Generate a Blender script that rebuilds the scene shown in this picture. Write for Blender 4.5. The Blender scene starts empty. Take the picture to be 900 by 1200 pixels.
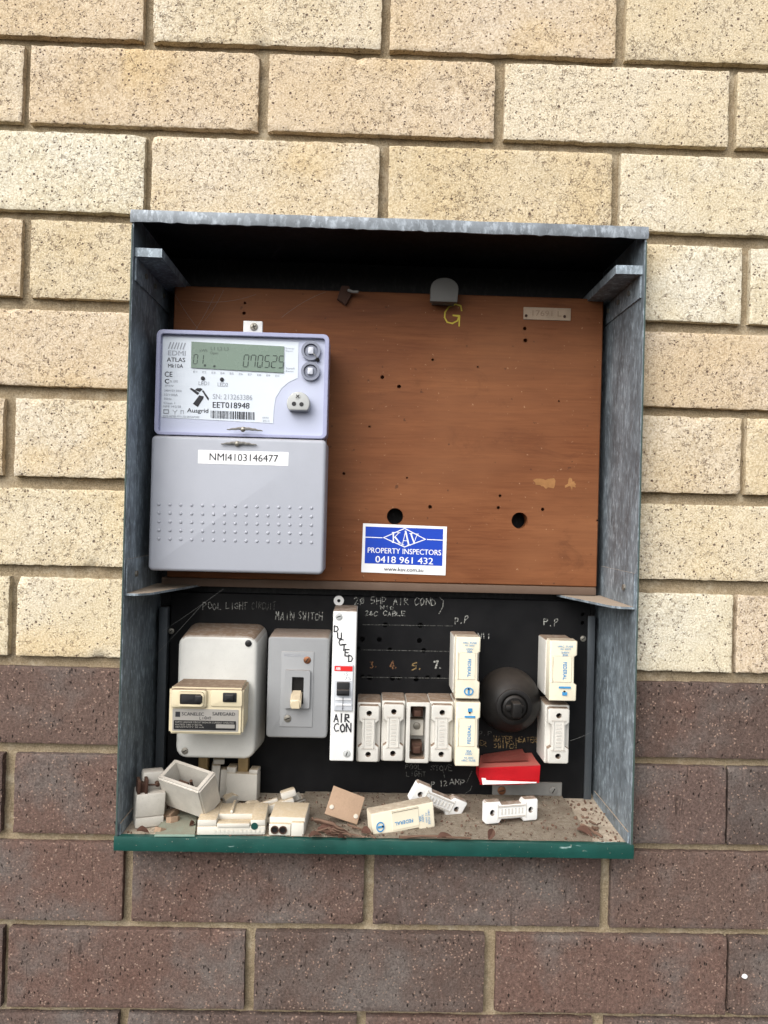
import bpy, bmesh, math, random
from mathutils import Vector, Matrix, Euler, noise as mnoise
random.seed(7)
S = bpy.context.scene
C = S.collection
# ------------------------------------------------------------------ camera
CAM = Vector((0.2305, -0.774, -0.4679)); CROT = Euler((1.5743, -0.0255, -0.0213)); FPX = 906.0
cd = bpy.data.cameras.new('camera'); cam = bpy.data.objects.new('camera', cd); C.objects.link(cam)
cam.location = CAM; cam.rotation_euler = CROT
cd.sensor_fit = 'VERTICAL'; cd.sensor_height = 32.0; cd.lens = FPX / 1200 * 32.0
cd.clip_start = 0.01; cd.clip_end = 200
S.camera = cam
# ------------------------------------------------------------------ daylight (bright overcast, light from the upper left)
LDIR = Vector((0.50, 0.72, -0.85)).normalized()
W = bpy.data.worlds.new('World'); S.world = W; W.use_nodes = True
wn = W.node_tree.nodes; wl = W.node_tree.links
sky = wn.new('ShaderNodeTexSky'); sky.sky_type = 'NISHITA'; sky.sun_disc = False
sky.sun_elevation = math.asin(-LDIR.z); sky.sun_rotation = math.atan2(-LDIR.x, -LDIR.y)
sky.air_density = 1.0; sky.dust_density = 4.0; sky.ozone_density = 1.0
hs = wn.new('ShaderNodeHueSaturation'); hs.inputs['Saturation'].default_value = 0.25
wl.new(sky.outputs[0], hs.inputs['Color'])
bg = wn['Background']; bg.inputs['Strength'].default_value = 0.11
wl.new(hs.outputs[0], bg.inputs['Color'])
sd = bpy.data.lights.new('sun', 'SUN'); sd.energy = 1.3; sd.angle = math.radians(70); sd.color = (1, 0.98, 0.95)
so = bpy.data.objects.new('sun', sd); C.objects.link(so)
so.rotation_euler = LDIR.to_track_quat('-Z', 'Y').to_euler(); so.location = (-1, -2, 2)
S.view_settings.view_transform = 'Standard'; S.view_settings.look = 'None'
S.view_settings.gamma = 1; S.view_settings.use_curve_mapping = False
S.view_settings.exposure = 1.1
# ------------------------------------------------------------------ measuring: picture point -> place on a plane of the scene
RM = CROT.to_matrix()
def ray(u, v): return RM @ Vector(((u - 450) / FPX, -(v - 600) / FPX, -1))
def at(u, v, Y):
    d = ray(u, v); return CAM + d * ((Y - CAM.y) / d.y)
def atz(u, v, z):
    d = ray(u, v); return CAM + d * ((z - CAM.z) / d.z)
def rect(u0, v0, u1, v1, Y):
    um, vm = (u0 + u1) / 2, (v0 + v1) / 2
    return at(u0, vm, Y).x, at(u1, vm, Y).x, at(um, v1, Y).z, at(um, v0, Y).z     # x0 x1 z0 z1
def mpp(Y): return (Y - CAM.y) / FPX
# ------------------------------------------------------------------ materials
class G:
    def __init__(s, name):
        s.m = bpy.data.materials.new(name); s.m.use_nodes = True
        s.t = s.m.node_tree; s.b = s.t.nodes['Principled BSDF']
    def n(s, ty, **k):
        x = s.t.nodes.new(ty)
        for a, v in k.items(): setattr(x, a, v)
        return x
    def put(s, sock, v):
        if hasattr(v, 'is_output') or isinstance(v, bpy.types.NodeSocket): s.t.links.new(v, sock)
        elif isinstance(v, (tuple, list)) and len(v) == 3 and sock.type == 'RGBA': sock.default_value = (*v, 1)
        else: sock.default_value = v
    def co(s, scale=(1, 1, 1), rand=True):
        tc = s.n('ShaderNodeTexCoord'); o = tc.outputs['Object']
        if rand:
            oi = s.n('ShaderNodeObjectInfo'); mu = s.n('ShaderNodeVectorMath', operation='MULTIPLY_ADD')
            s.put(mu.inputs[0], oi.outputs['Random']); mu.inputs[1].default_value = (17.3, 5.1, 29.7); s.put(mu.inputs[2], o); o = mu.outputs[0]
        mp = s.n('ShaderNodeMapping'); s.put(mp.inputs[0], o); mp.inputs['Scale'].default_value = scale
        return mp.outputs[0]
    def noise(s, vec, scale, detail=3, rough=.5, dist=0):
        x = s.n('ShaderNodeTexNoise'); s.put(x.inputs['Vector'], vec); x.inputs['Scale'].default_value = scale
        x.inputs['Detail'].default_value = detail; x.inputs['Roughness'].default_value = rough; x.inputs['Distortion'].default_value = dist
        return x.outputs['Fac']
    def voro(s, vec, scale, feature='F1', rnd=1.0, out='Distance'):
        x = s.n('ShaderNodeTexVoronoi', feature=feature); s.put(x.inputs['Vector'], vec); x.inputs['Scale'].default_value = scale
        x.inputs['Randomness'].default_value = rnd
        return x.outputs[out]
    def rng(s, v, a, b, c=0., d=1., smooth=False):
        x = s.n('ShaderNodeMapRange', interpolation_type='SMOOTHSTEP' if smooth else 'LINEAR'); s.put(x.inputs['Value'], v)
        for i, q in zip((1, 2, 3, 4), (a, b, c, d)): s.put(x.inputs[i], q)
        return x.outputs[0]
    def op(s, o, a, b=0.):
        x = s.n('ShaderNodeMath', operation=o); s.put(x.inputs[0], a); s.put(x.inputs[1], b); return x.outputs[0]
    def mix(s, f, a, b, mode='MIX'):
        x = s.n('ShaderNodeMix', data_type='RGBA', blend_type=mode); s.put(x.inputs[0], f); s.put(x.inputs[6], a); s.put(x.inputs[7], b)
        return x.outputs[2]
    def ramp(s, f, *st):
        x = s.n('ShaderNodeValToRGB'); s.put(x.inputs[0], f); e = x.color_ramp.elements
        while len(e) < len(st): e.new(.5)
        for q, (p, c) in zip(e, st): q.position = p; q.color = (*c, 1)
        return x.outputs[0]
    def bump(s, h, strength, dist):
        x = s.n('ShaderNodeBump'); s.put(x.inputs['Height'], h); x.inputs['Strength'].default_value = strength; x.inputs['Distance'].default_value = dist
        s.put(s.b.inputs['Normal'], x.outputs[0]); return x
    def upness(s):
        g = s.n('ShaderNodeNewGeometry'); x = s.n('ShaderNodeSeparateXYZ'); s.put(x.inputs[0], g.outputs['True Normal']); return x.outputs[2]
    def rnd(s): return s.n('ShaderNodeObjectInfo').outputs['Random']
    def fin(s, col, rough=.6, metal=0., spec=.5):
        s.put(s.b.inputs['Base Color'], col); s.put(s.b.inputs['Roughness'], rough); s.put(s.b.inputs['Metallic'], metal)
        s.put(s.b.inputs['Specular IOR Level'], spec); return s.m
def hx(h):
    r = [int(h[i:i + 2], 16) / 255 for i in (0, 2, 4)]
    return tuple(c / 12.92 if c <= .04045 else ((c + .055) / 1.055) ** 2.4 for c in r)
DUST = (.175, .118, .078)
def plain(name, col, rough=.5, dust=0., grime=.25, metal=0., spec=.4, dustcol=DUST):
    """moulded material with faint mottling, hand grime and dust that lies on what faces up"""
    g = G(name); v = g.co()
    n1 = g.noise(v, 60, 4, .6); n2 = g.noise(v, 900, 2, .6)
    c = g.mix(g.rng(n1, .3, .75, 0, grime), col, tuple(x * .62 for x in col))
    c = g.mix(g.rng(n2, .62, .72, 0, grime * .8), c, tuple(x * .5 for x in col))
    r = g.rng(n1, .2, .8, max(rough - .12, .05), min(rough + .15, 1))
    if dust > 0:
        f = g.op('MULTIPLY', g.rng(g.upness(), .35, .8), g.rng(g.noise(v, 160, 4, .7), .25, .55, dust * .78, min(1, dust * 1.1)))
        dc = g.mix(g.noise(v, 700, 3, .7), tuple(x * .55 for x in dustcol), tuple(min(1, x * 1.45) for x in dustcol))
        c = g.mix(f, c, dc); r = g.mix(f, r, (1, 1, 1))
    g.bump(n2, .12, .0004)
    return g.fin(c, r, metal, spec)
def warp(g, v, scale, amt):
    vd = g.n('ShaderNodeVectorMath', operation='MULTIPLY_ADD'); nz = g.n('ShaderNodeTexNoise'); g.put(nz.inputs['Vector'], v)
    nz.inputs['Scale'].default_value = scale; nz.inputs['Detail'].default_value = 2
    g.put(vd.inputs[0], nz.outputs['Color']); vd.inputs[1].default_value = (amt, amt, amt); g.put(vd.inputs[2], v); return vd.outputs[0]
def cream_brick():
    g = G('cream brick'); v = g.co(); rn = g.rnd()
    base = g.ramp(rn, (0, (.565, .475, .335)), (.2, (.64, .575, .44)), (.4, (.58, .48, .36)), (.6, (.655, .615, .51)), (.8, (.62, .54, .41)), (1, (.57, .47, .36)))
    c = g.mix(g.rng(g.noise(v, 9, 4, .6), .38, .62), base, g.mix(1, base, (.955, .91, .81), 'MULTIPLY'))
    c = g.mix(g.rng(g.noise(v, 7, 2, .5, .4), .60, .74, 0, .45), c, (.58, .41, .18))           # yellow kiln flashing
    grain = g.noise(v, 560, 2, .7)
    c = g.mix(g.rng(grain, .40, .60, 0, 1), g.mix(1, c, (.78, .735, .67), 'MULTIPLY'), g.mix(1, c, (1.09, 1.10, 1.11), 'MULTIPLY'))
    vd = g.n('ShaderNodeVectorMath', operation='MULTIPLY_ADD')
    nz = g.n('ShaderNodeTexNoise'); g.put(nz.inputs['Vector'], v); nz.inputs['Scale'].default_value = 240; nz.inputs['Detail'].default_value = 3
    g.put(vd.inputs[0], nz.outputs['Color']); vd.inputs[1].default_value = (.008, .008, .008); g.put(vd.inputs[2], v)
    cr = g.rng(g.voro(vd.outputs[0], 260, 'DISTANCE_TO_EDGE'), .02, .10, 1, 0)
    crack = g.op('MULTIPLY', cr, g.rng(g.op('ADD', g.noise(v, 170, 3, .6), g.op('MULTIPLY', g.op('SUBTRACT', g.noise(v, 13, 3), .5), .25)), .53, .61))
    c = g.mix(g.op('MULTIPLY', crack, .68), c, (.17, .11, .07))
    shf = g.rng(g.op('FRACT', g.op('MULTIPLY', rn, 7.3)), 0, 1, -.045, .04)
    sp = g.op('MULTIPLY', g.rng(g.voro(warp(g, v, 450, .0016), 230), .14, .25, 1, 0), g.rng(g.op('ADD', g.noise(v, 95, 2), shf), .49, .55))
    big = g.op('MULTIPLY', g.rng(g.voro(v, 75), .07, .12, 1, 0), g.rng(g.noise(v, 30, 2), .48, .53))
    pits = g.op('MAXIMUM', sp, big)
    c = g.mix(g.op('MULTIPLY', pits, .9), c, (.10, .06, .045))
    h = g.op('SUBTRACT', g.op('ADD', g.op('MULTIPLY', grain, .7), g.op('MULTIPLY', g.noise(v, 60, 3), 1.2)), g.op('ADD', g.op('MULTIPLY', crack, .6), g.op('MULTIPLY', pits, 1.0)))
    g.bump(h, .7, .0014)
    return g.fin(c, .92, 0, .2)
def dark_brick():
    g = G('dark brick'); v = g.co(); vs = warp(g, g.co((1, 1, .5)), 420, .0028); vw = warp(g, v, 450, .0020); rn = g.rnd()
    base = g.ramp(rn, (0, (.128, .084, .069)), (.2, (.088, .063, .054)), (.4, (.130, .081, .066)), (.6, (.082, .062, .055)), (.8, (.115, .078, .067)), (1, (.096, .068, .059)))
    c = g.mix(g.rng(g.noise(v, 11, 4, .65), .46, .66, 0, .9), base, (.130, .112, .103))          # grey bloom
    c = g.mix(g.rng(g.noise(v, 10, 3, .6, .3), .56, .75, 0, .5), c, (.125, .064, .048))
    grain = g.noise(v, 430, 5, .8); streak = g.noise(g.co((1, 1, .16)), 330, 3, .7)
    c = g.mix(g.rng(grain, .34, .66), g.mix(1, c, (.55, .53, .51), 'MULTIPLY'), g.mix(1, c, (1.45, 1.43, 1.40), 'MULTIPLY'))
    c = g.mix(g.rng(streak, .58, .70, 0, .45), c, g.mix(1, c, (1.7, 1.65, 1.6), 'MULTIPLY'))
    c = g.mix(g.rng(g.noise(v, 240, 3, .7), .60, .68, 0, .35), c, (.19, .155, .13))
    fl = g.op('MULTIPLY', g.rng(g.voro(vw, 280), .16, .32, 1, 0), g.rng(g.noise(v, 130, 3), .47, .56))
    fl2 = g.op('MULTIPLY', g.rng(g.voro(vw, 110), .08, .15, 1, 0), g.rng(g.noise(v, 50, 2), .50, .55))
    fl = g.op('MAXIMUM', fl, fl2)
    c = g.mix(g.op('MULTIPLY', fl, .85), c, g.mix(g.noise(v, 300, 1), (.26, .14, .10), (.42, .32, .25)))
    pit = g.op('MULTIPLY', g.rng(g.voro(vs, 250), .12, .26, 1, 0), g.rng(g.noise(v, 110, 3), .47, .55))
    drag = g.op('MULTIPLY', g.rng(g.noise(g.co((1, 1, .07)), 300, 2), .64, .72), g.rng(g.noise(v, 34, 2), .5, .6))
    pit = g.op('MAXIMUM', pit, g.op('MULTIPLY', drag, .5))
    c = g.mix(g.op('MULTIPLY', pit, .92), c, (.014, .010, .008))
    h = g.op('SUBTRACT', g.op('ADD', g.op('ADD', g.op('ADD', g.op('MULTIPLY', grain, .8), g.op('MULTIPLY', g.noise(v, 75, 3), 1.3)), g.op('MULTIPLY', streak, .35)), g.op('MULTIPLY', fl, .25)), pit)
    g.bump(h, .8, .0014)
    return g.fin(c, .85, 0, .25)
def mortar_mat():
    g = G('sandy mortar'); v = g.co(rand=False)
    c = g.ramp(g.noise(v, 620, 4, .75), (.25, (.14, .105, .063)), (.5, (.30, .24, .155)), (.78, (.53, .44, .31)))
    c = g.mix(g.rng(g.noise(v, 18, 3), .4, .7, 0, .5), c, (.25, .185, .11)); c = g.mix(g.rng(g.noise(v, 55, 5, .75), .52, .70, 0, .7), c, (.50, .43, .32)); c = g.mix(g.rng(g.noise(v, 38, 5, .7, .5), .57, .72, 0, .6), c, (.10, .075, .05))
    g.bump(g.noise(v, 420, 4, .8), .8, .0016)
    return g.fin(c, .95, 0, .15)
def galv(name, tint=(.285, .335, .375), dark=.42, dust=0.):
    g = G(name); v = g.co((1, 1, .55))
    sp = g.voro(g.co((1, 1, .45)), 70, 'F1', 1, 'Color')
    sx = g.n('ShaderNodeSeparateColor'); g.put(sx.inputs[0], sp)
    st = g.noise(g.co((1, 1, .55)), 55, 6, .72, .6)
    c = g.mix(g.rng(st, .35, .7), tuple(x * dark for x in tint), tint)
    c = g.mix(g.rng(sx.outputs[0], .55, 1, 0, .25), c, tuple(min(1, x * 1.5) for x in tint))
    c = g.mix(g.rng(g.noise(g.co((1, 1, .42)), 210, 4, .7), .50, .66, 0, .6), c, tuple(min(1, x * 2) for x in tint))   # white zinc bloom
    c = g.mix(g.rng(g.noise(v, 14, 4, .6), .50, .70, 0, .6), c, tuple(x * .33 for x in tint))
    r = g.rng(st, .2, .8, .38, .72)
    if dust:
        f = g.op('MULTIPLY', g.rng(g.upness(), .5, .9), g.rng(g.noise(v, 130, 4, .7), .2, .5, dust * .7, dust))
        c = g.mix(f, c, g.mix(g.noise(v, 800, 3, .8), (.16, .115, .08), (.46, .36, .26))); r = g.mix(f, r, (1, 1, 1))
        g.put(g.b.inputs['Metallic'], g.op('MULTIPLY', g.op('SUBTRACT', 1., f), .35))
    g.bump(g.noise(v, 240, 4, .7), .2, .0006)
    m = g.fin(c, r, .35, .4)
    return m
def wood_mat():
    g = G('red brown timber'); v = g.co((1, 1, 1), False); gx = g.co((.12, 1, 1), False)
    n1 = g.noise(gx, 40, 6, .68, .8); n2 = g.noise(g.co((.05, 1, 1), False), 420, 3, .7)
    c = g.ramp(n1, (.25, (.126, .042, .0155)), (.5, (.176, .062, .0235)), (.75, (.240, .091, .036)))
    c = g.mix(g.rng(n2, .45, .72, 0, .55), c, (.100, .031, .011))
    c = g.mix(g.rng(g.noise(v, 5, 3, .5), .42, .7, 0, .55), c, (.275, .118, .052))
    c = g.mix(g.rng(g.noise(v, 260, 2), .70, .74, 0, .6), c, (.40, .24, .14))
    c = g.mix(g.rng(g.noise(v, 120, 3), .68, .73, 0, .6), c, (.05, .024, .014))
    c = g.mix(g.rng(g.noise(g.co((.35, 1, .8), False), 22, 6, .75, 1.2), .57, .70, 0, .4), c, (.085, .030, .013))
    g.bump(n2, .12, .0004)
    return g.fin(c, g.rng(n1, .3, .7, .55, .7), 0, .18)
def floor_dust():
    g = G('settled dust'); v = g.co()
    c = g.ramp(g.noise(v, 240, 5, .75), (.2, (.22, .175, .13)), (.5, (.44, .365, .28)), (.8, (.60, .52, .42)))
    c = g.mix(g.rng(g.noise(v, 30, 4, .6), .5, .72, 0, .6), c, (.20, .15, .11))
    c = g.mix(g.rng(g.noise(v, 700, 2, .6), .66, .72), c, (.06, .04, .03))
    g.bump(g.noise(v, 330, 5, .8), 1, .002)
    return g.fin(c, 1, 0, .1)
def green_mat():
    g = G('green enamel'); v = g.co()
    c = g.mix(g.rng(g.noise(v, 40, 4), .3, .7), (.007, .047, .038), (.011, .070, .057))
    c = g.mix(g.rng(g.noise(g.co((.3, 1, 1)), 55, 4, .6), .67, .71), c, (.28, .38, .36))
    c = g.mix(g.rng(g.noise(v, 420, 3), .69, .73, 0, .8), c, (.30, .27, .22))
    g.bump(g.noise(v, 160, 4), .25, .0008)
    return g.fin(c, .42, 0, .4)
def black_board():
    g = G('black switchboard'); v = g.co((1, 1, 1), False)
    c = g.mix(g.rng(g.noise(v, 35, 4), .35, .75), (.0030, .0031, .0038), (.0075, .0074, .0080))
    c = g.mix(g.rng(g.noise(v, 600, 3, .7), .68, .74, 0, .35), c, (.07, .06, .05))
    c = g.mix(g.rng(g.noise(g.co((1, 1, .3), False), 14, 5, .7), .62, .8, 0, .18), c, (.035, .031, .028))
    return g.fin(c, g.rng(g.noise(v, 25, 3), .3, .7, .5, .7), 0, .18)
def flat(name, col, rough=.6, metal=0., spec=.3):
    return plain(name, col, rough, 0, .08, metal, spec)
def flaky(name, col):
    g = G(name); v = g.co(rand=False); f = g.rng(g.noise(v, 420, 4, .75), .40, .60)
    return g.fin(g.mix(f, (.012, .012, .012), col), .9, 0, .15)
def clear_pane():
    g = G('clear polycarbonate'); t = g.t
    tr = g.n('ShaderNodeBsdfTransparent'); tr.inputs[0].default_value = (.93, .95, .985, 1)
    gl = g.n('ShaderNodeBsdfGlossy'); gl.inputs['Roughness'].default_value = .06
    fr = g.n('ShaderNodeFresnel'); fr.inputs['IOR'].default_value = 1.45
    mx = g.n('ShaderNodeMixShader'); g.put(mx.inputs[0], g.op('MULTIPLY', fr.outputs[0], 1.2)); g.put(mx.inputs[1], tr.outputs[0]); g.put(mx.inputs[2], gl.outputs[0])
    t.links.new(mx.outputs[0], t.nodes['Material Output'].inputs[0]); return g.m
M = dict(
    dusty=plain('dusty white ceramic', (.60, .57, .50), .5, 1.0, .25, 0, .3, (.44, .35, .235)), shellc=plain('glazed ceramic shell', (.56, .53, .47), .4, .3, .55),
    edge=plain('worn dark green edge', (.055, .085, .075), .5, 0, .7),
    cream=cream_brick(), dark=dark_brick(), mortar=mortar_mat(), galv=galv('galvanised steel'), galvdust=galv('dusty galvanised steel', dust=.95),
    blacksteel=galv('near black steel', (.02, .02, .021), .5), lipzinc=galv('bare zinc lip', (.23, .255, .28), .55),  # roof and back panels take a near-black steel tint
    wood=wood_mat(), batten=plain('weathered batten', (.13, .085, .06), .8, .5), floor=floor_dust(), green=green_mat(), board=black_board(),
    rail=plain('dark steel rail', (.075, .085, .095), .5, .3, .4, .3), rust=plain('rusty brown metal', (.07, .032, .02), .75, .2, .5, .2),
    screw=plain('dull screw metal', (.30, .28, .24), .45, .2, .5, .7), copper=plain('copper screw', (.28, .12, .06), .45, .1, .4, .7),
    slot=flat('screw slot', (.02, .018, .015), .8), hole=flat('painted hole shade', (.006, .005, .005), .9),  # hole: near-black discs paint in the shade inside holes
    white=plain('white fuse ceramic', (.60, .58, .53), .42, .95, .40), white2=plain('white moulded plastic', (.76, .76, .74), .4, .9, .16),
    cover=plain('off white cover', (.56, .555, .52), .45, .95, .28), creamp=plain('aged cream plastic', (.62, .54, .37), .42, 1.0, .22),
    fcream=plain('ivory fuse plastic', (.74, .68, .53), .42, .7, .1), greyp=plain('grey switch plastic', (.265, .27, .275), .45, .75, .15),
    greyp2=plain('pale grey switch plate', (.30, .305, .31), .45, .5, .1), lever=plain('ivory lever', (.70, .60, .42), .35, .5, .15),
    bake=plain('black bakelite', (.010, .009, .0085), .45, .26, .4, 0, .25, (.075, .056, .042)), blackp=plain('black plastic', (.014, .014, .015), .35, .15, .2),
    metgrey=plain('meter cover grey', (.365, .38, .425), .48, .25, .10), metlav=plain('lavender meter face', (.45, .48, .60), .4, 0, .05),
    metrim=plain('lavender tinted cover rim', (.33, .345, .50), .25, .1, .05), metbase=plain('meter base grey', (.30, .31, .34), .5, .3, .1),
    label=flat('meter label white', (.62, .67, .73), .5), ink=flat('black ink', (.02, .02, .025), .6), greyink=flat('grey ink', (.30, .32, .36), .6),
    lcd=plain('lcd green grey', (.155, .215, .17), .25, 0, .04), lcdink=flat('lcd segment', (.022, .034, .028), .4), lcdfaint=flat('lcd faint segment', (.09, .12, .10), .4),
    btn=plain('button grey', (.20, .215, .27), .35, 0, .05), btn2=plain('button cap', (.52, .54, .60), .35, 0, .05), port=plain('optical port grey', (.42, .43, .42), .45, .2, .08),
    sticker=flat('sticker white', (.82, .82, .82), .5), blue=flat('sticker blue', (.010, .055, .44), .4), blueink=flat('blue print', (.05, .25, .50), .6),
    red=plain('bright red card', (.70, .014, .024), .45, .0, .15), redfade=plain('dusty faded red card', (.42, .035, .035), .8, .45, .3), paper=flat('white paper', (.78, .77, .74), .8),
    redlabel=flat('red label', (.62, .02, .02), .5), chalk=flaky('pale paint marks', (.40, .40, .37)), chalkdim=flaky('dim paint marks', (.12, .12, .11)),
    gold=flaky('gold figure', (.26, .18, .08)), orange=flaky('orange figure', (.26, .13, .06)), scrape=plain('bare timber scrape', (.36, .17, .06), .9, 0, .9),
    yellow=flat('yellow crayon', (.55, .43, .06), .8), tag=plain('tarnished tag', (.46, .34, .24), .6, .2, .7, .1), silver=plain('silver label', (.36, .34, .31), .4, 0, .1, .3),
    slab=plain('dusty brown board', (.32, .22, .15), .95, .9, .5, 0, .1, (.36, .25, .17)), twig=plain('dry twig', (.13, .075, .05), .9, .2, .4), leaf=plain('dry leaf', (.17, .085, .06), .85, .2, .5),
    brass=plain('old brass strap', (.30, .21, .10), .6, .2, .5, .4), bare=plain('old dull white ceramic', (.54, .51, .45), .6, .9, .35, 0, .3, (.40, .32, .22)), tab=plain('grey fibre tab', (.15, .145, .135), .7, .2, .2),
    web=flat('cobweb', (.22, .22, .21), .9), lightgrey=flat('clip grey', (.50, .52, .55), .5), greenpaint=plain('pale green paint', (.25, .36, .29), .8, .62, .6), pane=clear_pane(), steel=plain('bare steel', (.24, .235, .22), .6, .3, .5, .3))
# ------------------------------------------------------------------ mesh helpers
ROOT = {}
def thing(name, label, cat, loc, group=None, rot=None, local=False):
    o = bpy.data.objects.new(name, None); C.objects.link(o); o.location = loc; o.empty_display_size = .01
    if rot is not None: o.rotation_euler = rot
    o['label'] = label; o['category'] = cat
    if group: o['group'] = group
    ROOT[o] = Vector((0, 0, 0)) if local else Vector(loc)
    return o
def finish(me, angle):
    for p in me.polygons: p.use_smooth = True
    me.set_sharp_from_angle(angle=math.radians(angle))
def add(name, bm, mat, parent=None, angle=32, label=None, kind=None, cat=None):
    me = bpy.data.meshes.new(name); off = ROOT[parent] if parent else Vector((0, 0, 0))
    if parent is None:
        xs = [v.co for v in bm.verts]; off = Vector((sum(c.x for c in xs) / len(xs), sum(c.y for c in xs) / len(xs), min(c.z for c in xs)))
    bmesh.ops.translate(bm, vec=-off, verts=bm.verts); bm.to_mesh(me); bm.free(); finish(me, angle)
    me.materials.append(M[mat]); o = bpy.data.objects.new(name, me); C.objects.link(o)
    if parent: o.parent = parent; ROOT[o] = off
    else: o.location = off; ROOT[o] = off
    if label: o['label'] = label
    if kind: o['kind'] = kind
    if cat: o['category'] = cat
    return o
def B(): return bmesh.new()
def box(bm, x0, x1, y0, y1, z0, z1, bev=0, seg=2, edges=None):
    b = bm if not bev else B()
    vs = [b.verts.new((x, y, z)) for x in (x0, x1) for y in (y0, y1) for z in (z0, z1)]
    for f in ((0, 1, 3, 2), (4, 6, 7, 5), (0, 4, 5, 1), (2, 3, 7, 6), (0, 2, 6, 4), (1, 5, 7, 3)): b.faces.new([vs[i] for i in f])
    if bev:
        bmesh.ops.bevel(b, geom=b.edges[:], offset=bev, segments=seg, profile=.5, affect='EDGES', clamp_overlap=True); join(bm, b)
    return bm
def join(bm, b):
    me = bpy.data.meshes.new('t'); b.to_mesh(me); b.free(); bm.from_mesh(me); bpy.data.meshes.remove(me)
def prism(bm, pts, y0, y1, bev=0, seg=2, inset=None):
    """outline pts (x,z) anticlockwise seen from the front; back at y0, front at y1 (< y0)"""
    b = B(); n = len(pts)
    back = [b.verts.new((x, y0, z)) for x, z in pts]; cx = sum(p[0] for p in pts) / n; cz = sum(p[1] for p in pts) / n
    k = inset or 1
    fr = [b.verts.new((cx + (x - cx) * k, y1, cz + (z - cz) * k)) for x, z in pts]
    b.faces.new(fr); b.faces.new(back[::-1])
    for i in range(n): b.faces.new((back[i], back[(i + 1) % n], fr[(i + 1) % n], fr[i]))
    bmesh.ops.recalc_face_normals(b, faces=b.faces[:])
    if bev:
        es = [e for e in b.edges if all(abs(v.co.y - y1) < 1e-7 for v in e.verts)]
        bmesh.ops.bevel(b, geom=es, offset=bev, segments=seg, profile=.5, affect='EDGES', clamp_overlap=True)
    join(bm, b); return bm
def rr(x0, x1, z0, z1, r, n=4):
    out = []
    for cx, cz, a in ((x1 - r, z0 + r, -90), (x1 - r, z1 - r, 0), (x0 + r, z1 - r, 90), (x0 + r, z0 + r, 180)):
        for i in range(n + 1):
            t = math.radians(a + 90 * i / n); out.append((cx + r * math.cos(t), cz + r * math.sin(t)))
    return out
def circ(cx, cz, r, n=20): return [(cx + r * math.cos(2 * math.pi * i / n), cz + r * math.sin(2 * math.pi * i / n)) for i in range(n)]
def ring(bm, outer, inner, y0, y1):
    n = len(outer); b = B()
    q = [[b.verts.new((x, y, z)) for x, z in p] for p, y in ((outer, y0), (outer, y1), (inner, y1), (inner, y0))]
    for i in range(n):
        j = (i + 1) % n
        for k in range(4): b.faces.new((q[k][i], q[k][j], q[(k + 1) % 4][j], q[(k + 1) % 4][i]))
    bmesh.ops.recalc_face_normals(b, faces=b.faces[:]); join(bm, b); return bm
def tube(bm, pts, r, n=6, jit=0):
    pts = [Vector(p) for p in pts]; prev = None
    for i, p in enumerate(pts):
        d = (pts[min(i + 1, len(pts) - 1)] - pts[max(i - 1, 0)]).normalized(); a = d.orthogonal().normalized(); c = d.cross(a)
        rad = r if not isinstance(r, (list, tuple)) else r[i]
        cur = [bm.verts.new(p + (a * math.cos(2 * math.pi * k / n) + c * math.sin(2 * math.pi * k / n)) * rad * (1 + random.uniform(-jit, jit))) for k in range(n)]
        if prev:
            for k in range(n): bm.faces.new((prev[k], prev[(k + 1) % n], cur[(k + 1) % n], cur[k]))
        else: bm.faces.new(cur[::-1])
        prev = cur
    bm.faces.new(prev); bmesh.ops.recalc_face_normals(bm, faces=bm.faces[:]); return bm
def poly3(bm, quads, th=None):
    for q in quads: bm.faces.new([bm.verts.new(p) for p in q])
    return bm
def cut(bm, cutter):
    objs = []
    for b in (bm, cutter):
        bmesh.ops.recalc_face_normals(b, faces=b.faces[:]); me = bpy.data.meshes.new('t'); b.to_mesh(me); b.free()
        o = bpy.data.objects.new('t', me); C.objects.link(o); objs.append(o)
    md = objs[0].modifiers.new('b', 'BOOLEAN'); md.object = objs[1]; md.operation = 'DIFFERENCE'; md.solver = 'EXACT'
    dg = bpy.context.evaluated_depsgraph_get(); dg.update()
    me = bpy.data.meshes.new_from_object(objs[0].evaluated_get(dg)); out = B(); out.from_mesh(me)
    for o in objs:
        m2 = o.data; bpy.data.objects.remove(o); bpy.data.meshes.remove(m2)
    bpy.data.meshes.remove(me); return out
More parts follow.
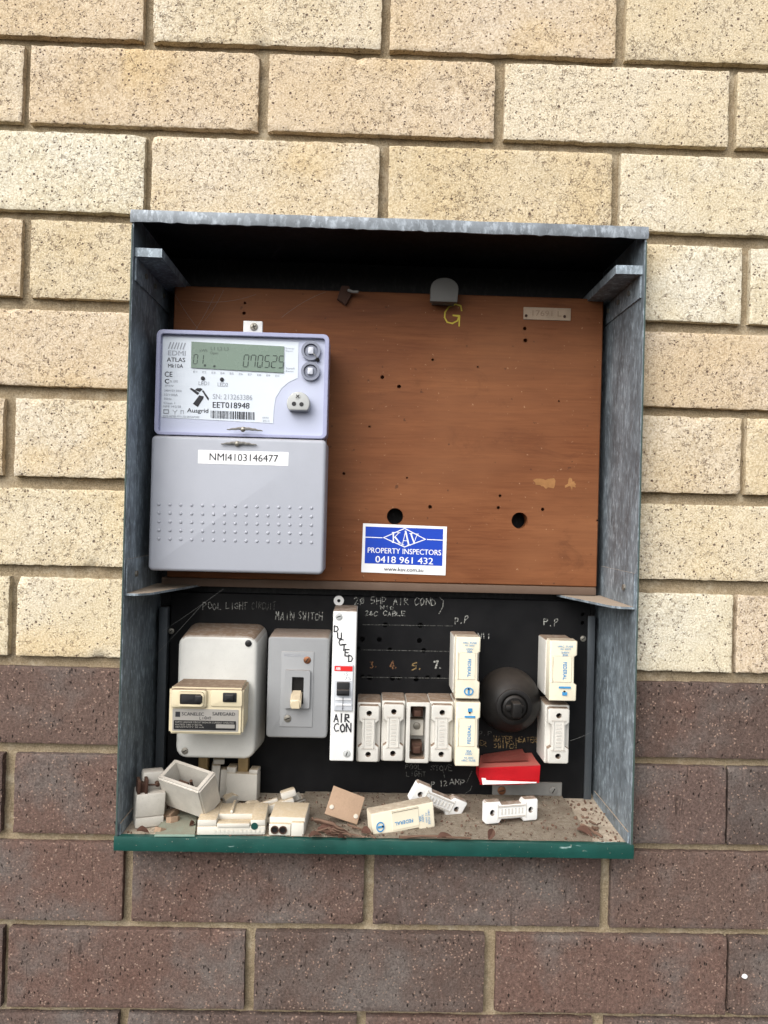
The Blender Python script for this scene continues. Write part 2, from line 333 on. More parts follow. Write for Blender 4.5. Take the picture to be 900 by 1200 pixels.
# ---- lettering
def text_bm(s, x0, x1, z0, z1, y, bold=0., keep=False, vert=0):
    cu = bpy.data.curves.new('t', 'FONT'); cu.body = s; cu.size = 1; cu.resolution_u = 3
    o = bpy.data.objects.new('t', cu); C.objects.link(o); dg = bpy.context.evaluated_depsgraph_get(); dg.update()
    me = bpy.data.meshes.new_from_object(o.evaluated_get(dg)); bm = B(); bm.from_mesh(me)
    bpy.data.objects.remove(o); bpy.data.curves.remove(cu); bpy.data.meshes.remove(me)
    if vert: bmesh.ops.rotate(bm, cent=(0, 0, 0), matrix=Matrix.Rotation(math.radians(vert), 3, 'Z'), verts=bm.verts)
    X = [v.co.x for v in bm.verts]; Z = [v.co.y for v in bm.verts]; a0, a1, b0, b1 = min(X), max(X), min(Z), max(Z)
    for v in bm.verts: v.co = Vector((x0 + (v.co.x - a0) / (a1 - a0) * (x1 - x0), y, z0 + (v.co.y - b0) / (b1 - b0) * (z1 - z0)))
    if bold:
        src = [v for v in bm.verts]; w = bold * (z1 - z0) * 1.6
        d = bmesh.ops.duplicate(bm, geom=bm.verts[:] + bm.edges[:] + bm.faces[:])
        for v in src: v.co.x -= w / 2
        for v in d['geom']:
            if isinstance(v, bmesh.types.BMVert): v.co.x += w / 2; v.co.y -= 6e-6
    bmesh.ops.recalc_face_normals(bm, faces=bm.faces[:])
    for f in bm.faces:
        if f.normal.y > 0: f.normal_flip()
    return bm
def text(s, px, Y, mat, parent, bold=0., vert=0, name='lettering'):
    x0, x1, z0, z1 = rect(*px, Y); return add(name, text_bm(s, x0, x1, z0, z1, Y, bold, vert=vert), mat, parent)
GL = {'A': ['0,0 .5,1 1,0', '.2,.4 .8,.4'], 'B': ['0,0 0,1 .7,1 .9,.75 .6,.52 0,.5', '.6,.52 1,.28 .75,0 0,0'], 'C': ['1,.85 .6,1 .1,.8 0,.4 .3,0 1,.12'], 'D': ['0,0 .05,1 .7,.85 1,.5 .7,.08 0,0'],
      'E': ['1,1 0,1 0,0 1,0', '0,.5 .8,.5'], 'G': ['1,.85 .55,1 .1,.75 0,.35 .3,0 .9,.1 .95,.45 .55,.45'], 'H': ['0,0 0,1', '1,0 1,1', '0,.5 1,.5'], 'I': ['.5,0 .5,1'], 'L': ['0,1 0,0 .9,0'], 'K': ['0,0 0,1', '.9,1 .05,.5 1,0'],
      'M': ['0,0 .1,1 .5,.4 .9,1 1,0'], 'N': ['0,0 0,1 1,0 1,1'], 'O': ['.5,1 .1,.8 0,.4 .4,0 .85,.15 1,.6 .5,1'], 'P': ['0,0 .05,1 .8,.95 .9,.7 .6,.5 .05,.45'], 'R': ['0,0 0,1 .8,.95 .85,.65 0,.5 1,0'],
      'S': ['1,.9 .5,1 .05,.75 .9,.35 .6,0 0,.1'], 'T': ['0,1 1,1', '.5,1 .45,0'], 'U': ['0,1 .05,.2 .5,0 .95,.2 1,1'], 'V': ['0,1 .5,0 1,1'], 'W': ['0,1 .25,0 .5,.6 .75,0 1,1'], '1': ['.3,.8 .5,1 .5,0'], '2': ['0,.8 .4,1 .9,.8 0,0 1,.05'],
      '3': ['0,.95 .9,.95 .4,.55 .95,.3 .5,0 0,.1'], '4': ['.7,0 .7,1 0,.3 1,.35'], '5': ['.95,1 .1,1 .05,.55 .8,.55 .9,.15 0,0'], '7': ['0,1 1,1 .35,0'], '0': ['.5,1 .05,.6 .2,.05 .8,.05 .95,.6 .5,1'],
      '&': ['1,0 .2,.75 .5,1 .7,.75 0,.25 .4,0 1,.4'], 'Q': ['.5,.9 .1,.6 .2,.15 .8,.15 .9,.6 .5,.9', '.1,-.05 .9,1.1'], '.': ['.3,0 .45,.08'], ')': ['.2,1.2 .7,.9 .6,.4 .1,-.4'], ' ': []}
def ribbon(bm, pts, w, y, k):
    for i in range(len(pts) - 1):
        a, b = Vector(pts[i]), Vector(pts[i + 1]); d = b - a
        if d.length < 1e-9: continue
        d.normalize(); n = Vector((-d.y, d.x)) * w / 2; e = d * w * .35; k[0] += 1; yy = y - k[0] * 4e-6
        q = [a - e - n, b + e - n, b + e + n, a - e + n]; bm.faces.new([bm.verts.new((p.x, yy, p.y)) for p in q])
def hand(s, px, Y, mat, parent, w=1.0, jit=.09, drop=0., rise=0.):
    """hand painted capitals inside the picture rectangle px on plane Y; w = stroke width in pixels"""
    x0, x1, z0, z1 = rect(*px, Y); bm = B(); n = len(s); cw = (x1 - x0) / n; k = [0]; w *= mpp(Y)
    for i, ch in enumerate(s):
        ox = x0 + cw * i + random.uniform(-.05, .05) * cw; oz = z0 + random.uniform(-jit, jit) * (z1 - z0) + rise * (z1 - z0) * i / max(1, n - 1); hh = (z1 - z0) * random.uniform(.88, 1.06)
        for st in GL[ch]:
            pts = []
            for t in st.split():
                a, b = (float(q) for q in t.split(','))
                pts.append((ox + cw * .74 * (a + random.uniform(-jit, jit)), oz + hh * (b + random.uniform(-jit, jit))))
            if random.random() >= drop: ribbon(bm, pts, w * random.uniform(.85, 1.15), Y, k)
    return add('lettering', bm, mat, parent)
def line_bm(pts, Y, wpx):
    bm = B(); ribbon(bm, [(p.x, p.z) for p in (at(u, v, Y) for u, v in pts)], wpx * mpp(Y), Y, [0]); return bm
SEG = {'0': 'abcdef', '1': 'bc', '2': 'abged', '5': 'afgcd', '7': 'abcf'}
def seven(s, px, Y, mat, parent, lean=.08):
    x0, x1, z0, z1 = rect(*px, Y); bm = B(); cw = (x1 - x0) / len(s); h = z1 - z0; w = cw * .66; t = cw * .12
    for i, ch in enumerate(s):
        for g in SEG[ch]:
            P = {'a': (0, 1, 1, 1), 'd': (0, 0, 1, 0), 'g': (0, .5, 1, .5), 'f': (0, .5, 0, 1), 'b': (1, .5, 1, 1), 'e': (0, 0, 0, .5), 'c': (1, 0, 1, .5)}[g]
            a = Vector((P[0] * w, P[1] * h)); b = Vector((P[2] * w, P[3] * h)); d = (b - a).normalized(); n = Vector((-d.y, d.x)) * t / 2; a += d * t * .6; b -= d * t * .6
            q = [a - n, b - n, b + n, a + n]; bm.faces.new([bm.verts.new((x0 + i * cw + p.x + p.y * lean, Y, z0 + p.y)) for p in q])
    return add('digits', bm, mat, parent)
def screw(u, v, rpx, Y, parent, mat='screw', a=30, name='screw', cross=False):
    c = at(u, v, Y); r = rpx * mpp(Y); bm = B(); prism(bm, circ(c.x, c.z, r, 16), Y + .002, Y - .0012, r * .3)
    o = add(name, bm, mat, parent); bm = B()
    for q in ((a, a + 90) if cross else (a,)):
        d = Vector((math.cos(math.radians(q)), math.sin(math.radians(q)))); n = Vector((-d.y, d.x)) * r * .13; k = Vector((c.x, c.z))
        bm.faces.new([bm.verts.new((p.x, Y - .0013 - (.00003 if q > a else 0), p.y)) for p in (k - d * r * .62 - n, k + d * r * .62 - n, k + d * r * .62 + n, k - d * r * .62 + n)])
    add('slot', bm, 'slot', o); return o
def box_px(name, px, Yf, Yb, mat, parent, r=.002, bev=.0012, inset=None, angle=32, label=None):
    x0, x1, z0, z1 = rect(*px, Yf); bm = B()
    if inset:
        cx, cz = (x0 + x1) / 2, (z0 + z1) / 2; pts = [(cx + (x - cx) / inset, cz + (z - cz) / inset) for x, z in rr(x0, x1, z0, z1, r)]
    else: pts = rr(x0, x1, z0, z1, r)
    prism(bm, pts, Yb, Yf, bev, 3, inset); return add(name, bm, mat, parent, angle, label)
# ================================================================== the brick wall
YF, YW, YB, YK = -.025, .078, .092, .110          # box front, timber face, black board face, back of the box
BX0, BX1, BZ0, BZ1 = -.0032, .4962, -.7955, -.1812
FZ = -.7833                                        # tray floor
wall = thing('brick_wall', 'two tone brick wall, cream courses above dark brown ones, around the box', 'wall', (.23, .016, -1.20))
rows = {0: (-.0005, -.0013), 1: (.0004, -.0869), 2: (-.0018, -.1746), 3: (-.0071, -.2611), 4: (-.0048, -.3489), 5: (.0006, -.4384), 6: (.0013, -.5264), 7: (-.002, -.6169), 8: (-.0029, -.7034), 9: (-.0001, -.7919), 10: (.0002, -.8777), 11: (.0007, -.9641)}
jt = {1: 9, 2: 10.5, 3: 11, 4: 12, 5: 11.5, 6: 12, 7: 13.5, 8: 11.5, 9: 10, 10: 9, 11: 9, 12: 6.5}
ed = {0: (25, [(168, 180), (447, 457.5), (722, 734)]), 1: (100, [(26.5, 35), (303, 315), (580, 592), (854.5, 865)]), 2: (200, [(169, 178), (444, 456), (717.5, 727.5)]), 3: (320, [(24, 35), (869, 880)]), 5: (510, [(3, 18), (868.5, 875)]),
      7: (730, [(9.5, 19), (858.5, 864)]), 9: (930, [(2, 16.5), (850.5, 853.5)]), 10: (1040, [(143.5, 155), (426, 438), (704, 716)]), 11: (1140, [(2, 9), (286, 298), (567, 581), (851, 854)]), 12: (1195, [(138, 149), (418, 429), (695, 709)])}
R0, R1 = -3, 15
for r in range(R0, R1 + 1):
    if r not in rows: rows[r] = (rows[0][0], rows[0][1] - r * .0878) if r < 0 else (.0005, rows[11][1] - (r - 11) * .0866)
    if r not in jt: jt[r] = 10
def near(xs, lo, hi, cuts):
    out = [lo + (hi - lo) * i / xs for i in range(xs + 1)]
    for c in cuts:
        if lo < c < hi:
            i = min(range(1, len(out) - 1), key=lambda q: abs(out[q] - c)); out[i] = c
    return out
def in_box(x, z): return BX0 < x < BX1 and BZ0 < z < BZ1
def brick(x0, x1, z0, z1, sh, mat, rough):
    nx = max(3, round((x1 - x0) / .0042)); nz = max(3, round((z1 - z0) / .0042)); sd_ = Vector((random.uniform(0, 99), random.uniform(0, 99), 0))
    xs = near(nx, x0 + .0012, x1 - .0012, (BX0, BX1)); zs = near(nz, z0 + .0012, z1 - .0012, (BZ0, BZ1)); xs = [x0] + xs + [x1]; zs = [z0] + zs + [z1]; bm = B(); gr = {}; rim = {}
    tilt = random.uniform(-.0008, .0008); out = random.uniform(-.0008, .0008)
    chips = [(random.choice((x0, x1, random.uniform(x0, x1))), random.choice((z0, z1)), random.uniform(.003, .0095)) for _ in range(random.choice((1, 2, 3, 4, 5)))]
    for i, x in enumerate(xs):
        for j, z in enumerate(zs):
            e = (i in (0, len(xs) - 1)) or (j in (0, len(zs) - 1)); p = Vector((x, z, 0)) * 38 + sd_
            y = out + tilt * (x - x0) / .23 + mnoise.noise(p) * .0006 * rough
            dx = dz = 0
            if e:
                y += .0002 + abs(mnoise.noise(p * 3.1)) * .0010 * rough
                if x not in (BX0, BX1): dx = mnoise.noise(p * 3.3 + Vector((5, 0, 0))) * .0010 * rough
                if z not in (BZ0, BZ1): dz = mnoise.noise(p * 3.3 + Vector((0, 9, 0))) * .0010 * rough
            for cx, cz, cr in chips:
                d = math.hypot(x - cx, z - cz)
                if d < cr: y += (cr - d) * .5 * (1 + .5 * mnoise.noise(p * 6))
            gr[i, j] = bm.verts.new((x + dx, y, z + dz + sh * (x - .23)))
    for i in range(len(xs) - 1):
        for j in range(len(zs) - 1):
            if in_box((xs[i] + xs[i + 1]) / 2, (zs[j] + zs[j + 1]) / 2): continue
            bm.faces.new((gr[i, j], gr[i + 1, j], gr[i + 1, j + 1], gr[i, j + 1]))
    for e in [e for e in bm.edges if len(e.link_faces) == 1]:
        a, b = e.verts
        if e.link_faces[0].loops[0].edge is None: continue
        for v in (a, b):
            if v not in rim: rim[v] = bm.verts.new((v.co.x, .016, v.co.z))
        f = e.link_faces[0]; lp = [l for l in f.loops if l.edge == e][0]
        bm.faces.new((lp.link_loop_next.vert, lp.vert, rim[lp.vert], rim[lp.link_loop_next.vert]))
    for v in [v for v in bm.verts if not v.link_faces]: bm.verts.remove(v)
    if not bm.faces: bm.free(); return
    ctr = Vector(((x0 + x1) / 2, 0, (z0 + z1) / 2)); bmesh.ops.translate(bm, vec=-ctr, verts=bm.verts)
    me = bpy.data.meshes.new('brick'); bm.to_mesh(me); bm.free(); finish(me, 24); me.materials.append(M[mat])
    o = bpy.data.objects.new('brick', me); C.objects.link(o); o.parent = wall; o.location = ctr - ROOT[wall]
XL, XR = -.62, 1.10
for r in range(R0, R1 + 1):
    b, a = rows[r]; zb = a + b * .23
    bt, at_ = rows.get(r - 1, (0, a + .0878)); zt = at_ + bt * .23 - jt[r] / 1000
    if r in ed:
        vm, es = ed[r]; J = [(at(p, vm, 0).x, at(q, vm, 0).x) for p, q in es]
    else:
        base = .0 if r % 2 == 0 else -.12; J = [(base + k * .24 - .005, base + k * .24 + .005) for k in range(0, 3)]
    if r in (3, 5, 7, 9): J = [J[0]] + [(J[0][0] + k * .2405, J[0][1] + k * .2405) for k in (1, 2)] + [J[1]]
    while J[0][0] > XL: J.insert(0, (J[0][0] - .24, J[0][1] - .24))
    while J[-1][1] < XR: J.append((J[-1][0] + .24, J[-1][1] + .24))
    for k in range(len(J) - 1):
        x0, x1 = J[k][1], J[k + 1][0]; cr = r <= 7; sp = [(x0, x1)]
        if zt <= BZ1 + .001 and zb >= BZ0 - .012:                       # courses cut by the box
            sp = []
            if x0 < BX0 - .003: sp.append((x0, min(x1, BX0)))
            if x1 > BX1 + .003: sp.append((max(x0, BX1), x1))
            if zb < BZ0 - .002 and r == 10: sp = [(x0, x1)]
        for p, q in sp: brick(p, q, zb, zt, b, 'cream' if cr else 'dark', 1.0 if cr else .8)
bm = B(); zs = []; z = rows[R1][1] - .01; nx = 300; nz = 280
xs = near(nx, -.60, 1.08, (BX0, BX1)); zs = near(nz, rows[R1][1], .25, (BZ0, BZ1)); gr = {}
for i, x in enumerate(xs):
    for j, z in enumerate(zs):
        p = Vector((x, z, 3)) * 60; gr[i, j] = bm.verts.new((x, .0078 + mnoise.noise(p) * .0013 + mnoise.noise(p * .2) * .0016, z))
for i in range(nx):
    for j in range(nz):
        if not in_box((xs[i] + xs[i + 1]) / 2, (zs[j] + zs[j + 1]) / 2): bm.faces.new((gr[i, j], gr[i + 1, j], gr[i + 1, j + 1], gr[i, j + 1]))
for v in [v for v in bm.verts if not v.link_faces]: bm.verts.remove(v)
add('mortar', bm, 'mortar', wall, 180)
# ================================================================== the steel box
mb = thing('meter_box', 'open galvanised steel box with green front edge set in the wall', 'meter box', ((BX0 + BX1) / 2, YK, BZ0)); T = .0016
add('back_panel', box(B(), BX0, BX1, YK, YK + T, BZ0, BZ1), 'blacksteel', mb)
add('roof_panel', box(B(), BX0 + .0005, BX1 - .0005, YF + .001, YK - .0003, BZ1 - T, BZ1), 'blacksteel', mb)
for s, x in ((0, BX0), (1, BX1 - T)):
    add('side_panel', box(B(), x, x + T, YF, YK - .0003, BZ0 + .0005, BZ1 - T - .0003), 'galv', mb)
    bm = B(); nseg = 60; prev = None                                    # green painted folded edge
    for i in range(nseg + 1):
        z = BZ0 + .012 + (BZ1 - BZ0 - .026) * i / nseg; e = mnoise.noise(Vector((i * .7, s * 9, 0))) * .0004; w = .0008 + max(0, .3 - i / nseg) * .0016
        xa = x - .0003 - e if s == 0 else x + T - w; xb = x + w + e if s == 0 else x + T + .0003 + e
        cur = [bm.verts.new(q) for q in ((xa, YF - .0012, z), (xb, YF - .0012, z), (xb, YF + .004, z), (xa, YF + .004, z))]
        if prev:
            for k in range(4): bm.faces.new((prev[k], prev[(k + 1) % 4], cur[(k + 1) % 4], cur[k]))
        prev = cur
    bmesh.ops.recalc_face_normals(bm, faces=bm.faces[:])
    add('edge_fold', bm, 'edge', mb)
def lip(name, z0, z1, mat, amp, y=YF):
    bm = B(); prev = None; n = 90
    for i in range(n + 1):
        x = BX0 - .0014 + (BX1 - BX0 + .0028) * i / n; a = mnoise.noise(Vector((i * .35, z0 * 50, 1))) * amp; c = mnoise.noise(Vector((i * .9, z0 * 50, 7))) * amp
        prof = [(y + .006, z1 - .0003 + a * .3), (y - .0012, z1 + a * .3), (y - .0024 + c * .4, (z0 + z1) / 2 + a), (y - .0014 + c * .5, z0 + c), (y + .0006, z0 + c), (y + .0006, z1 - .002)]
        cur = [bm.verts.new((x, p, q)) for p, q in prof]
        if prev:
            for k in range(len(prof)): bm.faces.new((prev[k], prev[(k + 1) % len(prof)], cur[(k + 1) % len(prof)], cur[k]))
        else: bm.faces.new(cur)
        prev = cur
    bm.faces.new(prev[::-1]); bmesh.ops.recalc_face_normals(bm, faces=bm.faces[:]); return add(name, bm, mat, mb, 50)
lip('top_lip', BZ1 - .0110, BZ1 + .0006, 'lipzinc', .0013); lip('bottom_lip', BZ0 - .001, FZ + .0003, 'green', .0004)
bm = B(); n = 44; m_ = 14; gr = {}
for i in range(n + 1):
    for j in range(m_ + 1):
        x = BX0 + T + (BX1 - BX0 - 2 * T) * i / n; y = YF + .0007 + (YK - YF - .001) * j / m_
        gr[i, j] = bm.verts.new((x, y, FZ - .0012 + .0008 * mnoise.noise(Vector((x * 60, y * 60, 0))) + (.004 * (j / m_) ** 2)))
for i in range(n):
    for j in range(m_): bm.faces.new((gr[i, j], gr[i + 1, j], gr[i + 1, j + 1], gr[i, j + 1]))
add('tray_floor', bm, 'floor', mb, 60)
add('base_panel', box(B(), BX0 + T + .0003, BX1 - T - .0003, YF + .0007, YK - .0004, BZ0 + .0005, BZ0 + .0021), 'galv', mb)
def prof(name, pts, z0, z1, mat, parent, bev=.0005):
    b = B(); lo = [b.verts.new((x, y, z0)) for x, y in pts]; hi = [b.verts.new((x, y, z1)) for x, y in pts]; n = len(pts)
    b.faces.new(lo[::-1]); b.faces.new(hi)
    for i in range(n): b.faces.new((lo[i], lo[(i + 1) % n], hi[(i + 1) % n], hi[i]))
    bmesh.ops.recalc_face_normals(b, faces=b.faces[:]); return add(name, b, mat, parent)
for s in (-1, 1):
    xw = BX0 + T + .0002 if s < 0 else BX1 - T - .0002; k = -s
    zt = at(176, 289, YF).z if s < 0 else at(735, 309, YF).z                    # upper angle: flange along the side near the roof, lug turned in
    brk = prof('upper_bracket', [(xw, YF + .004), (xw + k * .026, YF + .005), (xw + k * .026, YK - .002), (xw, YK - .002)], zt - .0085, zt, 'galv', mb)
    prof('bracket_web', [(xw, YF + .006), (xw + k * .0014, YF + .006), (xw + k * .0014, YK - .002), (xw, YK - .002)], zt - .031, zt - .0087, 'galv', brk)
    for yy in (.012, .045, .08):
        bm = B(); tube(bm, [(xw + k * .001, yy, zt - .018), (xw + k * .0032, yy, zt - .018)], .0026, 10); add('rivet', bm, 'screw', brk)
    zm = at(150, 697, YF).z if s < 0 else at(738, 713, YF).z
    brk = prof('shelf_bracket', [(xw, YF + .003), (xw + k * .012, YF + .0035), (xw + k * .021, YF + .012), (xw + k * .050, YB - .004), (xw, YB - .004)], zm - .0012, zm + .001, 'galvdust', mb)
    prof('bracket_web', [(xw, YF + .003), (xw + k * .0014, YF + .003), (xw + k * .0014, YB - .006), (xw, YB - .006)], zm + .0012, zm + .034, 'galvdust', brk)
    bm = B(); tube(bm, [(xw + k * .001, .005, zm + .018), (xw + k * .0034, .005, zm + .018)], .0030, 10); add('rivet', bm, 'screw', brk)
    xa, xb = (at(186, 800, YB).x, at(196, 800, YB).x) if s < 0 else (at(686.5, 820, YB).x, at(695, 820, YB).x)
    add('mounting_rail', box(B(), xa, xb, YB - .006 if s < 0 else YB - .002, YK - .001, at(440, 935, YB).z, at(440, 716, YB).z, .0008), 'rail', mb)
    # ragged paint line where the tray meets the sides
    add('corner_flange', box(B(), *sorted((xw + k * .0003, xw + k * .0016)), YF + .003, YB, FZ - .001, FZ + .011), 'galvdust', mb)
# ================================================================== timber meter board
x0, x1, z0, z1 = at(200, 500, YW).x, at(704, 500, YW).x, at(440, 682, YW).z, at(440, 342, YW).z
wb = thing('timber_board', 'red brown varnished timber board behind the meter in upper box', 'timber board', ((x0 + x1) / 2, YW, z0))
bm = B(); box(bm, x0, x1, YW, YW + .018, z0, z1, .0012, 1); cb = B()
for u, v, r in ((463, 605, 9.6), (609, 610, 9.6)): c = at(u, v, YW); prism(cb, circ(c.x, c.z, r * mpp(YW), 22), YW + .03, YW - .01)
for u, v, r in ((286, 367, 2.2), (287, 355, 1.6), (448, 442, 2.4), (467.6, 453, 2.4), (507, 421.5, 1.7), (615, 385, 2.3), (615.7, 399, 2.6), (586, 581, 1.8), (584, 595, 2), (636, 597, 2.2), (504, 594, 2.4), (403, 555, 1.7), (560, 430, 1.2), (433, 500, 1.3), (655, 470, 1.2), (700, 610, 1.4), (455, 640, 1.2), (477, 560, 1.3)):
    c = at(u, v, YW); prism(cb, circ(c.x, c.z, r * mpp(YW), 8), YW + .008, YW - .01)
add('panel', cut(bm, cb), 'wood', wb)
# edge batten under the board
xa, xb = at(189, 690, YW).x, at(699, 690, YW).x
add('batten', box(B(), xa, xb, YW + .0005, YW + .02, at(440, 692, YW).z, z0 - .0004, .001), 'batten', wb)
bm = B(); k = [0]
gp = [(541, 364), (540, 358.5), (534, 356.5), (526, 359.5), (521.5, 366), (521, 372), (524, 377.5), (530, 379), (536, 376), (538.5, 370), (531, 369.5), (538.5, 371), (538, 382)]
ribbon(bm, [(p.x, p.z) for p in (at(u, v, YW - .0002) for u, v in gp)], 1.7 * mpp(YW), YW - .0002, k); add('chalk_letter', bm, 'yellow', wb, label='yellow handwritten letter G')
tg = box_px('metal_tag', (613.5, 360.5, 669, 375), YW - .0012, YW - .0002, 'tag', wb, .0006, .0003)
text('17691 L', (624, 364, 658, 370.5), YW - .0013, 'slab', tg)
for u, v in ((616.5, 370), (661.5, 371)): screw(u, v, 1.7, YW - .0008, tg, 'rust', name='tag_nail')
for (cu_, cv_, w_, h_) in ((638, 566, 14, 9), (669, 567, 9, 8)):
    bm = B(); c = at(cu_, cv_, YW - .0002); pts = []
    for i in range(18):
        a = 2 * math.pi * i / 18; q = random.uniform(.35, 1.05); pts.append(bm.verts.new((c.x + math.cos(a) * w_ * q * mpp(YW), YW - .0002, c.z + math.sin(a) * h_ * q * mpp(YW))))
    o_ = bm.verts.new((c.x, YW - .00025, c.z))
    for i in range(18): bm.faces.new((pts[i], pts[(i + 1) % 18], o_))
    add('bare_scrape', bm, 'scrape', wb)
# rounded tab and small clip at the top edge of the board
c0 = at(521, 340, YW - .02); hw = 16.5 * mpp(YW - .02); zz0 = at(521, 353.5, YW - .02).z; zz1 = at(521, 325, YW - .02).z
bm = B(); pts = [(c0.x - hw, zz0), (c0.x + hw * .93, zz0)] + [(c0.x + hw * math.cos(t), zz1 - hw * .78 + hw * .78 * math.sin(t)) for t in [math.radians(a) for a in range(0, 181, 15)]]
prism(bm, pts, YW - .014, YW - .02, .001); add('rounded_tab', bm, 'tab', None, label='dark grey rounded tab standing proud of timber board top', cat='tab'); tabo = bpy.data.objects['rounded_tab']
bm = B(); box(bm, c0.x - hw * .8, c0.x + hw * .8, YW - .0141, YW - .0002, zz0 + .001, zz0 + .006, .0006); add('tab_stem', bm, 'tab', tabo)
cl = thing('turn_clip', 'small dark brown clip hanging on the top edge of timber board', 'clip', at(406, 352, YW - .004))
P_ = [at(u, v, YW - .006) for u, v in ((395, 350), (405, 357.5), (412, 345), (409, 335), (400, 334.5))]
bm = B(); prism(bm, [(p.x, p.z) for p in P_], YW - .0002, YW - .006, .0008); add('clip_plate', bm, 'rust', cl)
bm = B(); tube(bm, [at(408, 340, YW - .008), at(414, 342, YW - .010), at(420, 342, YW - .010)], .0016, 7); add('clip_pin', bm, 'steel', cl)
# cobweb threads
bm = B()
for a, b, sg in (((225, 352), (300, 345), 5), ((240, 375), (262, 340), 3), ((330, 372), (382, 342), -3), ((205, 345), (232, 385), 2), ((228, 388), (252, 345), 2)):
    pts = []
    for i in range(9):
        t = i / 8; p = at(a[0] + (b[0] - a[0]) * t, a[1] + (b[1] - a[1]) * t + sg * 4 * t * (1 - t), YW - .004 - .006 * math.sin(t * 3)); pts.append(p)
    tube(bm, pts, .00012, 4)
for a, b in (((146, 666), (172, 659)), ((190, 740), (262, 690)), ((318, 302), (330, 286)), ((668, 868), (693, 858)), ((180, 770), (240, 705))):
    pts = [at(a[0] + (b[0] - a[0]) * i / 6, a[1] + (b[1] - a[1]) * i / 6 + 3 * i / 6 * (1 - i / 6), .04) for i in range(7)]; tube(bm, pts, .00008, 4)
o = add('cobweb', bm, 'web', None, label='faint cobweb threads strung across the upper corners of box', kind='stuff', cat='cobweb')
# ================================================================== electricity meter
YM = .018
mc = at(278, 670, YW)
em = thing('electricity_meter', 'grey digital electricity meter with display, mounted on the timber board', 'electricity meter', (mc.x, YW, mc.z))
MX0, MX1 = at(179.5, 520, YM).x, at(382.5, 520, YM).x; MZ0, MZ1 = at(278, 670.5, YM).z, at(278, 388, YM).z; MS = at(278, 512, YM).z
bm = B(); prism(bm, rr(MX0 + .003, MX1 - .003, MZ0 + .002, MZ1 - .002, .006), YW - .0002, YM + .022, .001); add('meter_base', bm, 'metbase', em)
bm = B(); prism(bm, rr(MX0 - .0022, MX1, MZ0 - .0006, MS - .0005, .005), YM + .045, YM, .0035, 4); tcov = add('terminal_cover', bm, 'metgrey', em)
o1 = rr(MX0, MX1, MS + .0005, MZ1, .006, 5); i1 = rr(MX0 + .0042, MX1 - .0042, MS + .0036, MZ1 - .0042, .003, 5)
bm = B(); ring(bm, o1, i1, YM + .03, YM + .002); bmesh.ops.bevel(bm, geom=[e for e in bm.edges if all(abs(v.co.y - YM - .002) < 1e-6 for v in e.verts)], offset=.0015, segments=3, affect='EDGES', clamp_overlap=True)
rim = add('cover_rim', bm, 'metrim', em)
bm = B(); prism(bm, i1, YM + .02, YM + .007); fp = add('face_plate', bm, 'metlav', em)
YL = YM + .0066
lab = [(191, 394.5), (350, 401), (349, 443), (338, 448), (330, 455), (323, 466), (321, 480), (320, 496), (189, 489)]
bm = B(); bm.faces.new([bm.verts.new(at(u, v, YL)) for u, v in lab[::-1]]); lb = add('face_label', bm, 'label', fp)
YT = YL - .0003
bm = B(); q = [at(u, v, YT) for u, v in ((224.5, 400.5), (333, 406), (332.3, 437), (224, 431))]
prism(bm, [(p.x, p.z) for p in (q[3], q[2], q[1], q[0])], YT, YT - .0008); lcd = add('display', bm, 'lcd', em)
YD = YT - .001
seven('01', (226.5, 415.5, 240, 426.5), YD, 'lcdink', lcd); seven('070525', (285, 416.5, 334.5, 430.5), YD, 'lcdink', lcd)
for t_, px in (('.', (304, 428, 305.5, 429.5)), ('.', (317.5, 429, 319, 430.5))): text(t_, px, YD, 'lcdink', lcd)
text('Oper', (246, 412, 256, 416), YD, 'lcdfaint', lcd); text('L1 L2 L3', (247, 406.5, 268, 410.5), YD, 'lcdfaint', lcd); text('kWh', (234, 409, 243, 412.5), YD, 'lcdfaint', lcd)
for u, v in ((240, 428), (251, 429)): text('-', (u - 1, v - 1, u + 1.4, v + 1.4), YD, 'lcdink', lcd)
